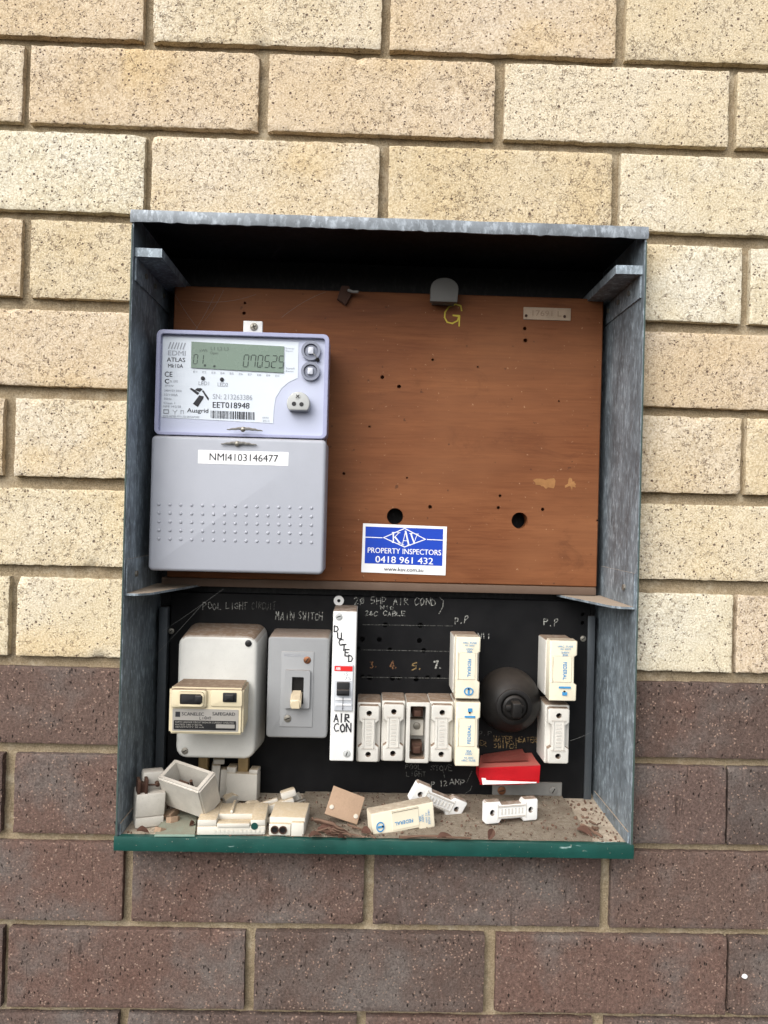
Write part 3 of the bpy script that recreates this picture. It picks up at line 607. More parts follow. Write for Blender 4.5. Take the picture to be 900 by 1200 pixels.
# printing on the face: strokes of the maker's mark, words, numbers, barcode
YP = YL - .0003
bm = B(); k = [0]
for i in range(6):
    a = at(197.5 + i * 3.4, 408.3 + i * .15, YP); b = at(200 + i * 3.3 + (i % 3) * .3, 401.2 + i * .2, YP); ribbon(bm, [(a.x, a.z), (b.x, b.z)], .0011, YP, k)
add('printed_mark', bm, 'greyink', lb)
for s_, px, mt, bo in (('EDMI', (197, 411, 217.5, 416.5), 'greyink', .005), ('ATLAS', (195.5, 419, 217, 424), 'ink', .01), ('Mk10A', (197, 426.5, 214.5, 431), 'ink', .005), ('CE', (193, 435.5, 202, 441.5), 'ink', .01), ('C', (193.2, 444, 198, 449.3), 'ink', .05), ('N 1092', (199.5, 445.5, 208.5, 448.2), 'greyink', 0),
                     ('3P4W', (193, 451, 203.5, 453.3), 'greyink', 0), ('240/415V 50Hz', (192.5, 456.5, 213, 459), 'greyink', 0), ('10/100A', (192.3, 461.3, 208.5, 464), 'greyink', 0), ('50Hz', (192.2, 466, 201, 468.5), 'greyink', 0), ('Class 1', (191.8, 471, 205, 473.5), 'greyink', 0), ('NMI 14/2/38', (191.6, 475, 212, 477.6), 'greyink', 0),
                     ('EDMI METER PTY LTD SINGAPORE', (191, 487, 233.5, 489.5), 'greyink', 0), ('LED1', (232.7, 447, 245, 451.3), 'greyink', .01), ('LED2', (255, 448.5, 267.3, 452.8), 'greyink', .01), ('SN: 213263386', (249.3, 462.2, 295.5, 468.2), 'greyink', .004), ('EET018948', (249.3, 471.5, 292.3, 478.3), 'ink', .018), ('Ausgrid', (219.3, 478.6, 244, 485), 'ink', .016),
                     ('Energy', (335, 407.5, 345, 409.5), 'greyink', 0), ('Export', (335, 410.5, 343.5, 412.7), 'greyink', 0), ('Scroll', (335, 430.5, 345, 432.7), 'greyink', 0), ('Reset', (335, 434, 344, 436), 'greyink', 0), ('2013', (308, 492.2, 315.5, 494.2), 'greyink', 0), ('0973', (307.5, 488.5, 314.5, 490.7), 'greyink', 0)):
    text(s_, px, YP, mt, lb, bo)
for i in range(10): text(str(i + 1).zfill(2) if False else 'E%d' % (i + 1), (226.5 + i * 10.7, 434.4 + i * .55, 231 + i * 10.7, 436.8 + i * .55), YP, 'greyink', lb)
for q in ([(222, 455.5), (224.5, 454.6), (233.5, 460.5), (231.5, 463)], [(228, 457), (231, 454.8), (235.5, 454.8), (237.5, 456.2), (234, 459.2)], [(236.5, 458), (238.3, 457.3), (245, 467), (244, 469.5), (241, 465)], [(233.6, 463.2), (238.8, 464.5), (238.3, 467), (231.8, 477), (226, 473.2)]):
    bm = B(); bm.faces.new([bm.verts.new(at(u, v, YP)) for u, v in q][::-1]); bmesh.ops.recalc_face_normals(bm, faces=bm.faces[:]); add('printed_mark', bm, 'ink', lb)
bm = B(); u = 247.0; rb = random.Random(3)
while u < 297.5:
    w_ = rb.choice((.5, .5, .9, 1.4)); t_ = (u - 247) / 50 * 2
    bm.faces.new([bm.verts.new(at(a, b, YP)) for a, b in ((u, 490 + t_), (u + w_, 490 + t_), (u + w_, 481 + t_), (u, 481 + t_))]); u += w_ + rb.choice((.5, .7, 1.1))
add('barcode', bm, 'ink', lb)
for px in ((191.3, 479.5, 198, 484.6),):
    x0, x1, z0, z1 = rect(*px, YP); bm = B(); ring(bm, rr(x0, x1, z0, z1, .0003, 1), rr(x0 + .0009, x1 - .0009, z0 + .0009, z1 - .0009, .0002, 1), YP + .0001, YP - .0001); add('printed_mark', bm, 'greyink', lb)
bm = B(); k = [0]
for st in (((202.5, 480.5), (205, 483), (207.5, 480.5)), ((205, 483), (205, 485.5)), ((212, 485), (212, 481), (215, 481), (215, 485))): ribbon(bm, [(p.x, p.z) for p in (at(a, b, YP) for a, b in st)], .0006, YP, k)
add('printed_mark', bm, 'greyink', lb)
for u, v in ((237.8, 443.3), (260.1, 444.7)):
    c = at(u, v, YP); bm = B(); prism(bm, circ(c.x, c.z, 2.4 * mpp(YP), 14), YP, YP - .0008, .0003); add('indicator_light', bm, 'ink', em)
for u, v, r in ((364.4, 411, 11.3), (363.8, 435, 11)):
    c = at(u, v, YM + .004); k_ = mpp(YM + .004); bm = B()
    ring(bm, circ(c.x, c.z, r * k_, 28), circ(c.x, c.z, r * .72 * k_, 28), YM + .0075, YM + .003); bt = add('push_button', bm, 'btn', em, 40)
    bm = B(); prism(bm, circ(c.x, c.z, r * .70 * k_, 24), YM + .0072, YM + .005, .001); add('button_well', bm, 'btn', bt)
    bm = B(); prism(bm, rr(c.x - r * .3 * k_, c.x + r * .28 * k_, c.z - r * .36 * k_, c.z + r * .36 * k_, .0012), YM + .0052, YM + .0025, .0008); add('button_cap', bm, 'btn2', bt)
c = at(372, 421, YM + .002); bm = B(); prism(bm, circ(c.x, c.z, .0019, 12), YM + .0065, YM + .003); add('seal_hole', bm, 'hole', em)
bm = B(); tube(bm, [at(367, 414, YM + .002), at(369.5, 416.5, YM), at(371.5, 419.5, YM + .001)], .0005, 5); add('seal_wire', bm, 'steel', em)
c = at(349.5, 472.5, YM - .004); k_ = mpp(YM - .004); r = 13.6 * k_; pts = []
for i in range(29):
    t = math.radians(-38 + 256 * i / 28); pts.append((c.x + r * math.cos(t), c.z + r * math.sin(t) * 1.0))
bm = B(); prism(bm, pts, YM + .009, YM - .004, .0014, 3); pt = add('optical_port', bm, 'port', em, 40)
for u, v in ((344.5, 473.2), (353.3, 473.8)): c = at(u, v, YM - .004); bm = B(); prism(bm, circ(c.x, c.z, 2.6 * k_, 14), YM - .004, YM - .0043); add('port_eye', bm, 'blackp', pt)
screw(349, 464.5, 4, YM - .0032, pt, 'port', 45, cross=True, name='port_screw')
bm = B(); prism(bm, rr(MX0 + .0044, MX1 - .0044, MS + .0038, MZ1 - .0044, .003, 5), YM + .0023, YM + .0012); 
# the pane has round openings over the buttons and the port
cb = B()
for u, v, r in ((364.4, 411, 12.2), (363.8, 435, 12), (349.5, 472.5, 16)): c = at(u, v, YM + .002); prism(cb, circ(c.x, c.z, r * mpp(YM), 24), YM + .005, YM - .003)
add('clear_window', cut(bm, cb), 'pane', em)
tb = box_px('mounting_tab', (285, 376, 307.5, 392), YM + .028, YM + .032, 'white2', em, .0008, .0004); screw(297.5, 383, 4.6, YM + .0275, tb, 'screw', 20, cross=True)
# seals with twisted wire
for (u0, v0, u1, v1, yy) in ((266, 502.5, 308, 504, YM - .0005), (259, 519.5, 301, 520.5, YM - .0012)):
    bm = B(); pts = []
    for i in range(30):
        t = i / 29; p = at(u0 + (u1 - u0) * t, v0 + (v1 - v0) * t + 2.2 * abs(t - .45) - 1.0 * math.sin(t * 3), yy); p.y += math.sin(t * 40) * .0002 - .0008; p.z += math.cos(t * 40) * .0002; pts.append(p)
    tube(bm, pts, [.0005 + .0011 * math.sin(math.pi * i / 29) for i in range(30)], 6); sl = add('seal_wire', bm, 'steel', em)
    c = at((u0 + u1) / 2 - 2, (v0 + v1) / 2, yy); bm = B(); bmesh.ops.create_uvsphere(bm, u_segments=12, v_segments=8, radius=.0028, matrix=Matrix.Translation((c.x, yy - .001, c.z)) @ Matrix.Scale(.7, 4, (0, 1, 0))); add('lead_seal', bm, 'screw', sl)
ns = box_px('number_sticker', (232, 528.5, 338, 544.5), YM - .0002, YM + .0002, 'sticker', tcov, .0004, 0); text('NMI4103146477', (245.5, 532, 326, 540.5), YM - .0004, 'ink', ns, .006)
bm = B()
for j in range(5):
    for i in range(15):
        c = at(186.3 + (365 - 186.3) * i / 14, 591 + 4.4 * i / 14 + 10.1 * j, YM); bmesh.ops.create_uvsphere(bm, u_segments=10, v_segments=6, radius=.0018, matrix=Matrix.Translation((c.x, YM + .0002, c.z)) @ Matrix.Scale(.62, 4, (0, 1, 0)))
add('pimples', bm, 'metgrey', tcov, 60, kind='stuff')
# ================================================================== inspectors' sticker
YS = YW - .0005
sc = at(474, 672, YS)
st = thing('advert_sticker', 'blue and white property inspectors sticker with phone number on timber board', 'sticker', sc)
def quad_px(name, pts, Y, mat, parent, th=0.):
    bm = B(); P = [at(u, v, Y) for u, v in pts]
    if th: prism(bm, [(p.x, p.z) for p in P], Y + th, Y)
    else: bm.faces.new([bm.verts.new(p) for p in P])
    return add(name, bm, mat, parent)
quad_px('backing', [(423.3, 670.5), (522, 674.3), (523.8, 617.2), (425.5, 613.2)], YS, 'sticker', st, .0004)
blu = quad_px('blue_field', [(427.2, 660), (518.2, 663.2), (519.4, 620), (428.5, 617)], YS - .0002, 'blue', st)
bm = B(); k = [0]; D_ = [(474.3, 619.2), (498.5, 632), (474, 641), (449.5, 630), (474.3, 619.2)]
ribbon(bm, [(p.x, p.z) for p in (at(u, v, YS - .0003) for u, v in D_)], .0010, YS - .0003, k)
for a, b in (((428.3, 629.4), (448, 630.2)), ((500.5, 632.2), (519, 633))): ribbon(bm, [(p.x, p.z) for p in (at(u, v, YS - .0003) for u, v in (a, b))], .0009, YS - .0003, k)
add('diamond_outline', bm, 'sticker', st)
bm = B(); k = [0]
for pts, w_ in (([(461, 624.2), (461, 635.8)], 1.6), ([(459.5, 624.2), (463, 624.2)], .8), ([(459.5, 635.8), (463, 635.8)], .8), ([(467.5, 624.4), (462, 630)], .8), ([(463, 629.5), (468.5, 636.4)], 1.7), ([(465.5, 624.4), (469, 624.4)], .7), ([(466.5, 636.5), (470.5, 636.6)], .8),
                ([(475.3, 622.5), (471.5, 638.4)], .8), ([(475.3, 622.5), (479, 638.6)], 1.8), ([(472.5, 633.5), (477.5, 633.8)], .8), ([(470, 638.6), (473.3, 638.6)], .8), ([(477, 638.8), (481, 638.9)], .8),
                ([(481.5, 625.2), (485.2, 636)], 1.7), ([(489, 625.6), (485.2, 636)], .8), ([(480, 625.1), (483.5, 625.2)], .8), ([(487, 625.5), (490.5, 625.7)], .8)):
    ribbon(bm, [(p.x, p.z) for p in (at(u, v, YS - .0004) for u, v in pts)], w_ * mpp(YS), YS - .0004, k)
add('lettering', bm, 'sticker', st)
text('PROPERTY INSPECTORS', (431, 643, 517, 649.3), YS - .0004, 'sticker', st, .02); text('0418 961 432', (440, 652.6, 507.5, 660.3), YS - .0004, 'sticker', st, .022); text('www.kav.com.au', (450, 665.2, 496, 669.6), YS - .0004, 'ink', st, .012)
for o_ in [o for o in st.children if o.name.startswith('lettering')]:       # the card hangs a little crooked
    for v in o_.data.vertices: v.co.z += -(v.co.x) * .012
# ================================================================== black switchboard panel
x0, x1 = at(197.5, 815, YB).x, at(690, 815, YB).x; z0, z1 = at(440, 942, YB).z, at(440, 699, YB).z
bp = thing('switchboard_panel', 'black switchboard panel with hand painted circuit names in lower box', 'switchboard', ((x0 + x1) / 2, YB, z0))
bm = B(); box(bm, x0, x1, YB, YB + .008, z0, z1, .0008, 1); cb = B()
for a, b in ((322, 235), (507, 237), (200, 310), (290, 313), (502, 318), (178, 358), (347, 365), (525, 370), (200, 507), (240, 513), (360, 517), (393, 515), (485, 520), (545, 513), (603, 507)):
    c = at(380 + a / 4.5, 680 + b / 4.5, YB); prism(cb, circ(c.x, c.z, random.uniform(2.3, 3.4) * mpp(YB), 10), YB + .02, YB - .01)
for u, v in ((682.7, 730), (683, 720)): c = at(u, v, YB); prism(cb, circ(c.x, c.z, 2.4 * mpp(YB), 10), YB + .02, YB - .01)
add('panel', cut(bm, cb), 'board', bp)
YH = YB - .0003
for s_, px, mt, w_ in (('POOL', (238, 706, 261, 714.5), 'chalk', .9), ('LIGHT', (265, 705.5, 291, 713.5), 'chalk', .9), ('CIRCUIT', (295, 706, 324, 714), 'chalkdim', .7), ('MAIN', (323, 717.5, 346, 726.5), 'chalk', .9), ('SWITCH', (350, 718, 379, 726.5), 'chalk', .9),
                       ('2Q 5HP AIR COND', (415.5, 700.5, 512, 708.5), 'chalk', .85), ('N10', (446, 710, 463, 714), 'chalk', .8), ('2&C CABLE', (428, 716, 476, 721.5), 'chalk', .8), ('P.P', (533, 722.5, 550, 731), 'chalk', .95), ('N11', (560, 741.5, 576, 748), 'chalk', .9), ('P.P', (637, 724.5, 656, 733), 'chalk', 1.0),
                       ('3.', (434, 774, 444, 782), 'orange', 1.2), ('4.', (457.5, 774.5, 468, 783), 'orange', 1.6), ('5.', (483, 776, 497, 784.5), 'gold', 1.4), ('7.', (508.5, 775, 521, 783.5), 'chalk', 1.7),
                       ('WATER', (578.5, 863, 602, 869.5), 'gold', .9), ('HEATER', (604.5, 864, 630, 870), 'gold', .8), ('SWITCH', (579, 871, 606, 876.5), 'gold', .85), ('ER', (562, 868.5, 571, 874), 'gold', .7), ('POOL', (475, 895.5, 495, 901), 'chalkdim', .9), ('LIGHT', (476.5, 904, 500, 909.5), 'chalkdim', .9),
                       ('STOVE', (505, 897, 531, 903), 'chalkdim', .9), ('P.P', (494, 916, 511, 922), 'chalk', .8), ('12', (515, 914.5, 525, 921), 'chalk', .8), ('AMP', (527, 913, 546, 919.5), 'chalk', .9), ('P.P', (561, 857, 577, 862), 'chalkdim', .7)):
    hand(s_, px, YH, mt, bp, w_)
for pts in (((515, 700), (519.5, 704), (519, 711), (514.5, 719)), ((425, 732), (530, 733.5)), ((424, 761.5), (531, 763.5)), ((424, 793.5), (531, 795)), ((547, 917), (553, 904)), ((519, 903), (521, 911)), ((545, 930), (551, 926), (553, 921))):
    add('painted_line', line_bm(pts, YH, .8), 'chalkdim' if len(pts) != 4 else 'chalk', bp)
for u, v in ((200.7, 739.5), (683.3, 748.5)): screw(u, v, 3.6, YB - .0005, bp, 'screw', 40, name='panel_screw')
# ================================================================== safety switch
ss = thing('safety_switch', 'off white safety switch with cream front unit and black rocker switches', 'safety switch', at(255, 888, YB))
YA = .035
cov = box_px('cover', (207.5, 745, 300, 889), YA, YB - .0002, 'cover', ss, .011, .0035, .93, 40)
screw(291, 754, 4, YA - .0002, cov, 'blackp', 60, name='cover_screw'); screw(216.5, 880, 4, YA - .0002, cov, 'screw', 30, name='cover_screw')
YU = -.006
x0, x1, z0, z1 = rect(197.5, 806, 285, 861, YU)
bm = B(); b2 = B()
vs = [(x0, YU, z0), (x1, YU, z0), (x1, YU, z1), (x0, YU, z1), (x0 + .003, YA + .0005, z0 + .004), (x1 - .001, YA + .0005, z0 + .004), (x1 - .001, YA + .0005, z1), (x0 + .003, YA + .0005, z1)]
vs = [b2.verts.new(p) for p in vs]
for f in ((0, 1, 2, 3), (5, 4, 7, 6), (1, 5, 6, 2), (4, 0, 3, 7), (3, 2, 6, 7), (4, 5, 1, 0)): b2.faces.new([vs[i] for i in f])
bmesh.ops.bevel(b2, geom=b2.edges[:], offset=.0022, segments=3, affect='EDGES'); join(bm, b2)
un = add('breaker_unit', bm, 'creamp', ss, 40)
bl = box_px('rocker_surround', (199.5, 808, 242, 830), YU - .0032, YU + .002, 'creamp', un, .003, .0016)
bl2 = box_px('rocker_surround', (246.5, 808.5, 284, 828.5), YU - .0012, YU + .002, 'creamp', un, .002, .0009)
x0, x1, z0, z1 = rect(208.5, 810.5, 239, 827.5, YU - .0036); bm = B(); ring(bm, rr(x0, x1, z0, z1, .003), rr(x0 + .0022, x1 - .0022, z0 + .002, z1 - .002, .0015), YU - .003, YU - .0052); add('rocker_bezel', bm, 'creamp', bl, 50)
rk = box_px('rocker', (211, 813, 237, 825.5), YU - .0042, YU, 'blackp', bl, .001, .0006); box_px('rocker_grip', (228, 815.5, 236.5, 824), YU - .0072, YU - .004, 'blackp', rk, .001, .0008)
rk = box_px('test_button', (261, 812, 277, 823), YU - .0022, YU, 'blackp', bl2, .0008, .0004); box_px('button_cap', (264, 814.5, 273.5, 821), YU - .0040, YU - .002, 'blackp', rk, .0006, .0005)
sl = box_px('rating_label', (202, 831, 279.3, 857), YU - .0004, YU + .001, 'silver', un, .001, 0)
box_px('label_band', (203.5, 844.5, 276.5, 855.5), YU - .0006, YU - .0003, 'blackp', sl, .0008, 0); box_px('label_window', (253, 849, 275, 853.5), YU - .0008, YU - .0006, 'silver', sl, .0003, 0)
text('SCANELEC', (213, 834.8, 239, 838.6), YU - .0007, 'ink', sl, .02); text('SAFEGARD', (249, 834.8, 275.5, 838.6), YU - .0007, 'ink', sl, .02); hand('LIGHT', (234, 840, 248, 843), YU - .0007, 'ink', sl, .5)
box_px('printed_mark', (205.5, 834, 211, 840), YU - .0007, YU - .0004, 'ink', sl, .0003, 0)
text('EARTH LEAKAGE CIRCUIT BREAKER CURRENT OPERATED', (205.5, 845.6, 274, 847.6), YU - .0009, 'silver', sl); text('RATED 240 V 50 Hz', (205.5, 848.3, 237, 850.3), YU - .0009, 'silver', sl); text('SENSITIVITY 30 mA', (205.5, 851.2, 239, 853), YU - .0009, 'silver', sl)
for u0, u1 in ((234, 245), (280, 292)):
    x0, x1 = at(u0, 890, .075).x, at(u1, 890, .075).x; add('cable_strap', box(B(), x0, x1, .068, .080, at(260, 907, .075).z, at(260, 884, .075).z, .0012), 'brass', ss)
# ================================================================== main switch
ms = thing('main_switch', 'grey rectangular main switch with cream toggle on black panel', 'switch', at(349, 865, YB))
YG = .042
bd = box_px('body', (313, 746, 384.5, 865), YG, YB - .0002, 'greyp', ms, .004, .0022, .985, 40)
pl = box_px('raised_plate', (328.5, 763.5, 367, 852), YG - .0008, YG + .001, 'greyp2', bd, .001, .0005)
x0, x1, z0, z1 = rect(333.5, 785.5, 363, 830, YG - .004); bm = B(); ring(bm, rr(x0, x1, z0, z1, .0015, 3), rr(x0 + .0075, x1 - .0065, z0 + .004, z1 - .007, .0008, 3), YG - .0005, YG - .0045); hs_ = add('toggle_housing', bm, 'greyp2', ms, 40)
box_px('toggle_slot', (340, 791, 357, 829), YG - .0014, YG - .0009, 'bake', hs_, .0005, 0)
tx = at(348, 810, YG); bm = B(); b2 = B(); wv = .0058
P0 = [(tx.x - wv, YG - .001, tx.z + .002), (tx.x + wv, YG - .001, tx.z + .002), (tx.x + wv, YG - .001, tx.z - .008), (tx.x - wv, YG - .001, tx.z - .008)]
P1 = [(tx.x - wv * .95, YG - .016, tx.z - .006), (tx.x + wv * .95, YG - .016, tx.z - .006), (tx.x + wv * .95, YG - .014, tx.z - .016), (tx.x - wv * .95, YG - .014, tx.z - .016)]
a_ = [b2.verts.new(p) for p in P0]; c_ = [b2.verts.new(p) for p in P1]; b2.faces.new(c_); b2.faces.new(a_[::-1])
for i in range(4): b2.faces.new((a_[i], a_[(i + 1) % 4], c_[(i + 1) % 4], c_[i]))
bmesh.ops.recalc_face_normals(b2, faces=b2.faces[:]); bmesh.ops.bevel(b2, geom=b2.edges[:], offset=.0014, segments=3, affect='EDGES'); join(bm, b2); add('toggle', bm, 'lever', ms, 50)
screw(360, 773.5, 4.4, YG - .0008, ms, 'copper', 50); screw(337, 842, 4.4, YG - .0008, ms, 'screw', 20)
text('FEDERAL', (333, 766.5, 362, 769.5), YG - .001, 'metbase', pl)
# ================================================================== circuit breaker
cbk = thing('circuit_breaker', 'tall narrow white circuit breaker handwritten DUCTED AIR CON', 'circuit breaker', at(402, 892, YB))
YC = .038
bd = box_px('body', (388.3, 716, 416.3, 892), YC, YB - .0002, 'white2', cbk, .0015, .0012, None, 40)
screw(397, 722.5, 4.3, YC - .0002, cbk, 'port', 20); screw(406.3, 883, 4.3, YC - .0002, cbk, 'port', 70)
x0, x1, z0, z1 = rect(391, 699, 403, 709, YB - .003); c = ((x0 + x1) / 2, (z0 + z1) / 2); bm = B(); ring(bm, circ(c[0], c[1], (x1 - x0) / 2, 16), circ(c[0], c[1], (x1 - x0) / 6, 16), YB - .0005, YB - .003); add('mounting_eye', bm, 'white2', cbk)
md = box_px('breaker_module', (391.5, 779, 413.5, 833), YC - .0022, YC + .001, 'lightgrey', cbk, .0008, .0005)
box_px('rating_band', (391.8, 780.6, 413.2, 786.5), YC - .0026, YC - .002, 'redlabel', md, .0003, 0); text('ABB', (393.5, 781.8, 399, 785.2), YC - .0028, 'sticker', md, .02)
box_px('print_plate', (392, 787.5, 413, 798), YC - .0025, YC - .002, 'sticker', md, .0003, 0); text('15', (403, 788, 408, 791.8), YC - .0027, 'greyink', md); text('75', (404, 793, 411, 797), YC - .0027, 'greyink', md)
tg = box_px('toggle', (394.5, 799.5, 409.5, 815.5), YC - .0045, YC - .002, 'blackp', md, .0008, .0008); box_px('toggle_lip', (395, 809, 409, 814), YC - .0100, YC - .0045, 'blackp', tg, .0006, .0008)
for v in (818.5, 825): box_px('clip_rib', (393, v, 411.5, v + 2), YC - .003, YC - .002, 'sticker', md, .0002, .0002)
add('clip_line', line_bm([(402, 817), (401.5, 832)], YC - .0032, .7), 'ink', md)
for i, (ch, u, v) in enumerate((('D', 394, 737), ('U', 397.5, 745), ('C', 400, 752.5), ('T', 403, 759), ('E', 406.5, 765), ('D', 410.5, 771.5))): hand(ch, (u - 2.5, v - 4, u + 4, v + 3.5), YC - .0005, 'ink', cbk, 1.3, .04)
hand('AIR', (391.5, 836.5, 411, 846), YC - .0005, 'ink', cbk, 1.4, .04); hand('CON', (391.5, 848, 413, 857.5), YC - .0005, 'ink', cbk, 1.4, .04)
# ================================================================== fuses
def dog(W_, H_, lobe=.29, waist=.66, ch=.0016):
    w, h, q = W_ / 2, H_ / 2, W_ / 2 * waist; l = H_ * lobe
    right = [(w - ch, -h), (w, -h + ch), (w, -h + l - ch), (q, -h + l + .0012), (q, h - l - .0012), (w, h - l + ch), (w, h - ch), (w - ch, h)]
    return right + [(-x, z) for x, z in right[::-1]]
MESH = {}
def shared(key, name, bmf, mat, parent, angle=35):
    if key not in MESH:
        me = bpy.data.meshes.new(name); bm = bmf(); bm.to_mesh(me); bm.free(); finish(me, angle); me.materials.append(M[mat]); MESH[key] = me
    o = bpy.data.objects.new(name, MESH[key]); C.objects.link(o); o.parent = parent; ROOT[o] = Vector((0, 0, 0)); return o
FW, FH = .0252, .0665
def bone_bm(y0, y1, W_=FW * .86, H_=FH * .93):
    bm = B(); prism(bm, dog(W_, H_), y0, y1, .0012, 3); cb = B()
    for s in (-1, 1): prism(cb, circ(0, s * H_ * .365, .0030, 14), y0 + .01, y1 - .01)
    return cut(bm, cb)
def bone_detail(par, y1):
    def bars():
        bm = B()
        for s in (-1, 1): box(bm, s * .0052 - .0006, s * .0052 + .0006, y1 - .0008, y1 + .0004, -FH * .24, FH * .24, .0003, 1)
        for s in (-1, 1): box(bm, -.0075, .0075, y1 - .0006, y1 + .0004, s * FH * .25 - .0005, s * FH * .25 + .0005, .0002, 1)
        for i in range(7): box(bm, -.0026, .0026, y1 - .0004, y1 + .0002, -.0125 + i * .0040, -.0108 + i * .0040, .0002, 1)
        return bm
    shared('bars%.4f' % y1, 'moulded_ribs', bars, 'white', par)
def wired_fuse(p, label, local=True, depth=.044, rot=None):
    """white fuse: base block with a dogbone carrier plugged in; y=0 is the board face, the front looks to -y"""
    t = thing('fuse', label, 'fuse', p, 'fuses on the black panel', rot, True)
    shared('base', 'fuse_base', lambda: prism(B(), rr(-FW / 2, FW / 2, -FH / 2, FH / 2, .002), 0, -depth + .0075, .0015, 3), 'white', t)
    cr = shared('bone', 'fuse_carrier', lambda: bone_bm(-depth + .010, -depth), 'white', t); bone_detail(cr, -depth)
    for s in (-1, 1): shared('dark%d' % s, 'screw_well', lambda: prism(B(), circ(0, s * FH * .93 * .365, .0032, 12), -depth + .0078, -depth + .0066), 'hole', cr)
    return t
def fuse_at(u0, v0, u1, v1, Yf):
    x0, x1, z0, z1 = rect(u0, v0, u1, v1, Yf); return Vector(((x0 + x1) / 2, YB - .0002, (z0 + z1) / 2)), (x1 - x0) / FW, (z1 - z0) / FH
def fit(t, p, sx, sz): t.location = p; t.scale = (sx, 1, sz)
YV = YB - .044
for px, lb_ in (((418, 824.5, 446, 895.5), 'first white fuse in the row, next to the narrow white breaker'), ((447, 822.5, 475, 894.5), 'second white fuse in the row, left of the empty fuse holder'), ((503.5, 823.5, 532, 895.5), 'white fuse in the row between empty holder and cream fuse'), ((640, 827.5, 669, 897.5), 'white fuse at right, below the cream one and beside round knob')):
    p, sx, sz = fuse_at(*px, YV); t = wired_fuse(p, lb_); fit(t, p, sx, sz)
# empty holder
p, sx, sz = fuse_at(475.5, 822.5, 503.3, 894.5, YV + .004)
t = thing('fuse_holder', 'open empty fuse holder in the row with its brown contacts showing', 'fuse holder', p, 'fuses on the black panel', None, True); fit(t, p, sx, sz)
def shell():
    bm = B(); prism(bm, rr(-FW / 2, FW / 2, -FH / 2, FH / 2, .002), 0, -.040, .0012, 3); cb = B(); prism(cb, rr(-FW * .33, FW * .33, -FH * .43, FH * .43, .0015), -.012, -.06); return cut(bm, cb)
shared('shell', 'fuse_base', shell, 'white', t)
for s, m in ((1, 'rust'), (-1, 'rust')):
    bm = B(); box(bm, -.0055, .006, -.030, -.0122, s * .020 - .0055, s * .020 + .0055, .0008); box(bm, -.004, .0035, -.036, -.030, s * .020 - .004, s * .020 + .003, .0008); add('contact', bm, m, t)
bm = B(); box(bm, -.0075, .0075, -.024, -.0125, -.008, .010, .001); br = add('barrier', bm, 'bare', t); bm = B(); prism(bm, circ(0, .003, .004, 14), -.023, -.0255, .0008); add('contact_screw', bm, 'screw', br)
# cream plug-in fuses with blue printing
def ivory_front(flip):
    w, h = FW * .46, FH * .53
    pts = [(-w * .95, -h), (w * .92, -h), (w, -h + .001), (w, -h * .46), (w * .80, -h * .40), (w * .80, h * .46), (w, h * .52), (w, h - .001), (w * .92, h), (-w * .95, h), (-w, h - .001), (-w, -h + .001)]
    bm = B(); prism(bm, pts, -.034, -.050, .0012, 3); return bm
def ivory_fuse(p, label, rot=None, upside=False, base=True, group='fuses on the black panel', logo=True):
    t = thing('cream_fuse', label, 'fuse', p, group, rot, True)
    if base: shared('base2', 'fuse_base', lambda: prism(B(), rr(-FW / 2, FW / 2, -FH / 2, FH / 2, .0018), 0, -.0345, .0012, 3), 'white', t)
    cr = shared('ivory', 'fuse_carrier', lambda: ivory_front(0), 'fcream', t)
    shared('ivrib', 'finger_grip', lambda: box(box(B(), -FW * .34, FW * .28, -.0506, -.0495, -FH * .2, FH * .26, .0004, 1), -FW * .40, -FW * .36, -.0512, -.0495, -FH * .2, FH * .26, .0003, 1), 'fcream', cr)
    k = -1 if upside else 1; y = -.0509
    def tx(s, cx, cz, w, h, vert=0):
        z = cz * k; add('lettering', text_bm(s, cx - w / 2, cx + w / 2, z - h / 2, z + h / 2, y, .01, vert=vert), 'blueink', cr)
    tx('FEDERAL', .0012, .000, .0029, .0205, 90 if upside else -90); tx('30A', .0012, .0185, .005, .003); tx('240V', .0012, .0215, .007, .002); tx('HRC FUSE', .0012, .0285, .013, .0022); tx('AS 2005', .0012, .0255, .009, .0018)
    if logo:
        bm = B(); ring(bm, circ(.0012, -.0265 * k, .0046, 20), circ(.0012, -.0265 * k, .0034, 20), y, y - .0001); box(bm, .0003, .0021, y - .0002, y, -.0285 * k - .001, -.0245 * k); add('printed_mark', bm, 'blueink', cr)
    else:
        bm = B(); box(bm, -.0006, .0036, y - .0001, y, -.0265 * k - .0020, -.0265 * k + .0020); box(bm, -.0036, .0066, y - .0001, y, -.0192 * k - .0011, -.0192 * k + .0011); add('printed_mark', bm, 'blueink', cr)
    bm = B(); prism(bm, circ(.0012, -.0238 * k, .0010, 10), y, y - .0003); add('screw_hole', bm, 'hole', cr)
    return t
YI = YB - .050
for px, lb_, up, lg in (((534, 746, 562.5, 819), 'upper cream fuse with round blue mark, above another cream fuse', False, True), ((534, 822.5, 562.3, 898), 'lower cream fuse with blue print at right end of fuse row', True, False), ((644, 750.5, 676, 821.5), 'cream fuse at far right of panel, above a white fuse', False, False)):
    x0, x1, z0, z1 = rect(*px, YI); p = Vector(((x0 + x1) / 2, YB - .0002, (z0 + z1) / 2)); t = ivory_fuse(p, lb_, None, up, True, 'fuses on the black panel', lg); t.scale = ((x1 - x0) / (FW * .92), 1, (z1 - z0) / (FH * 1.06))
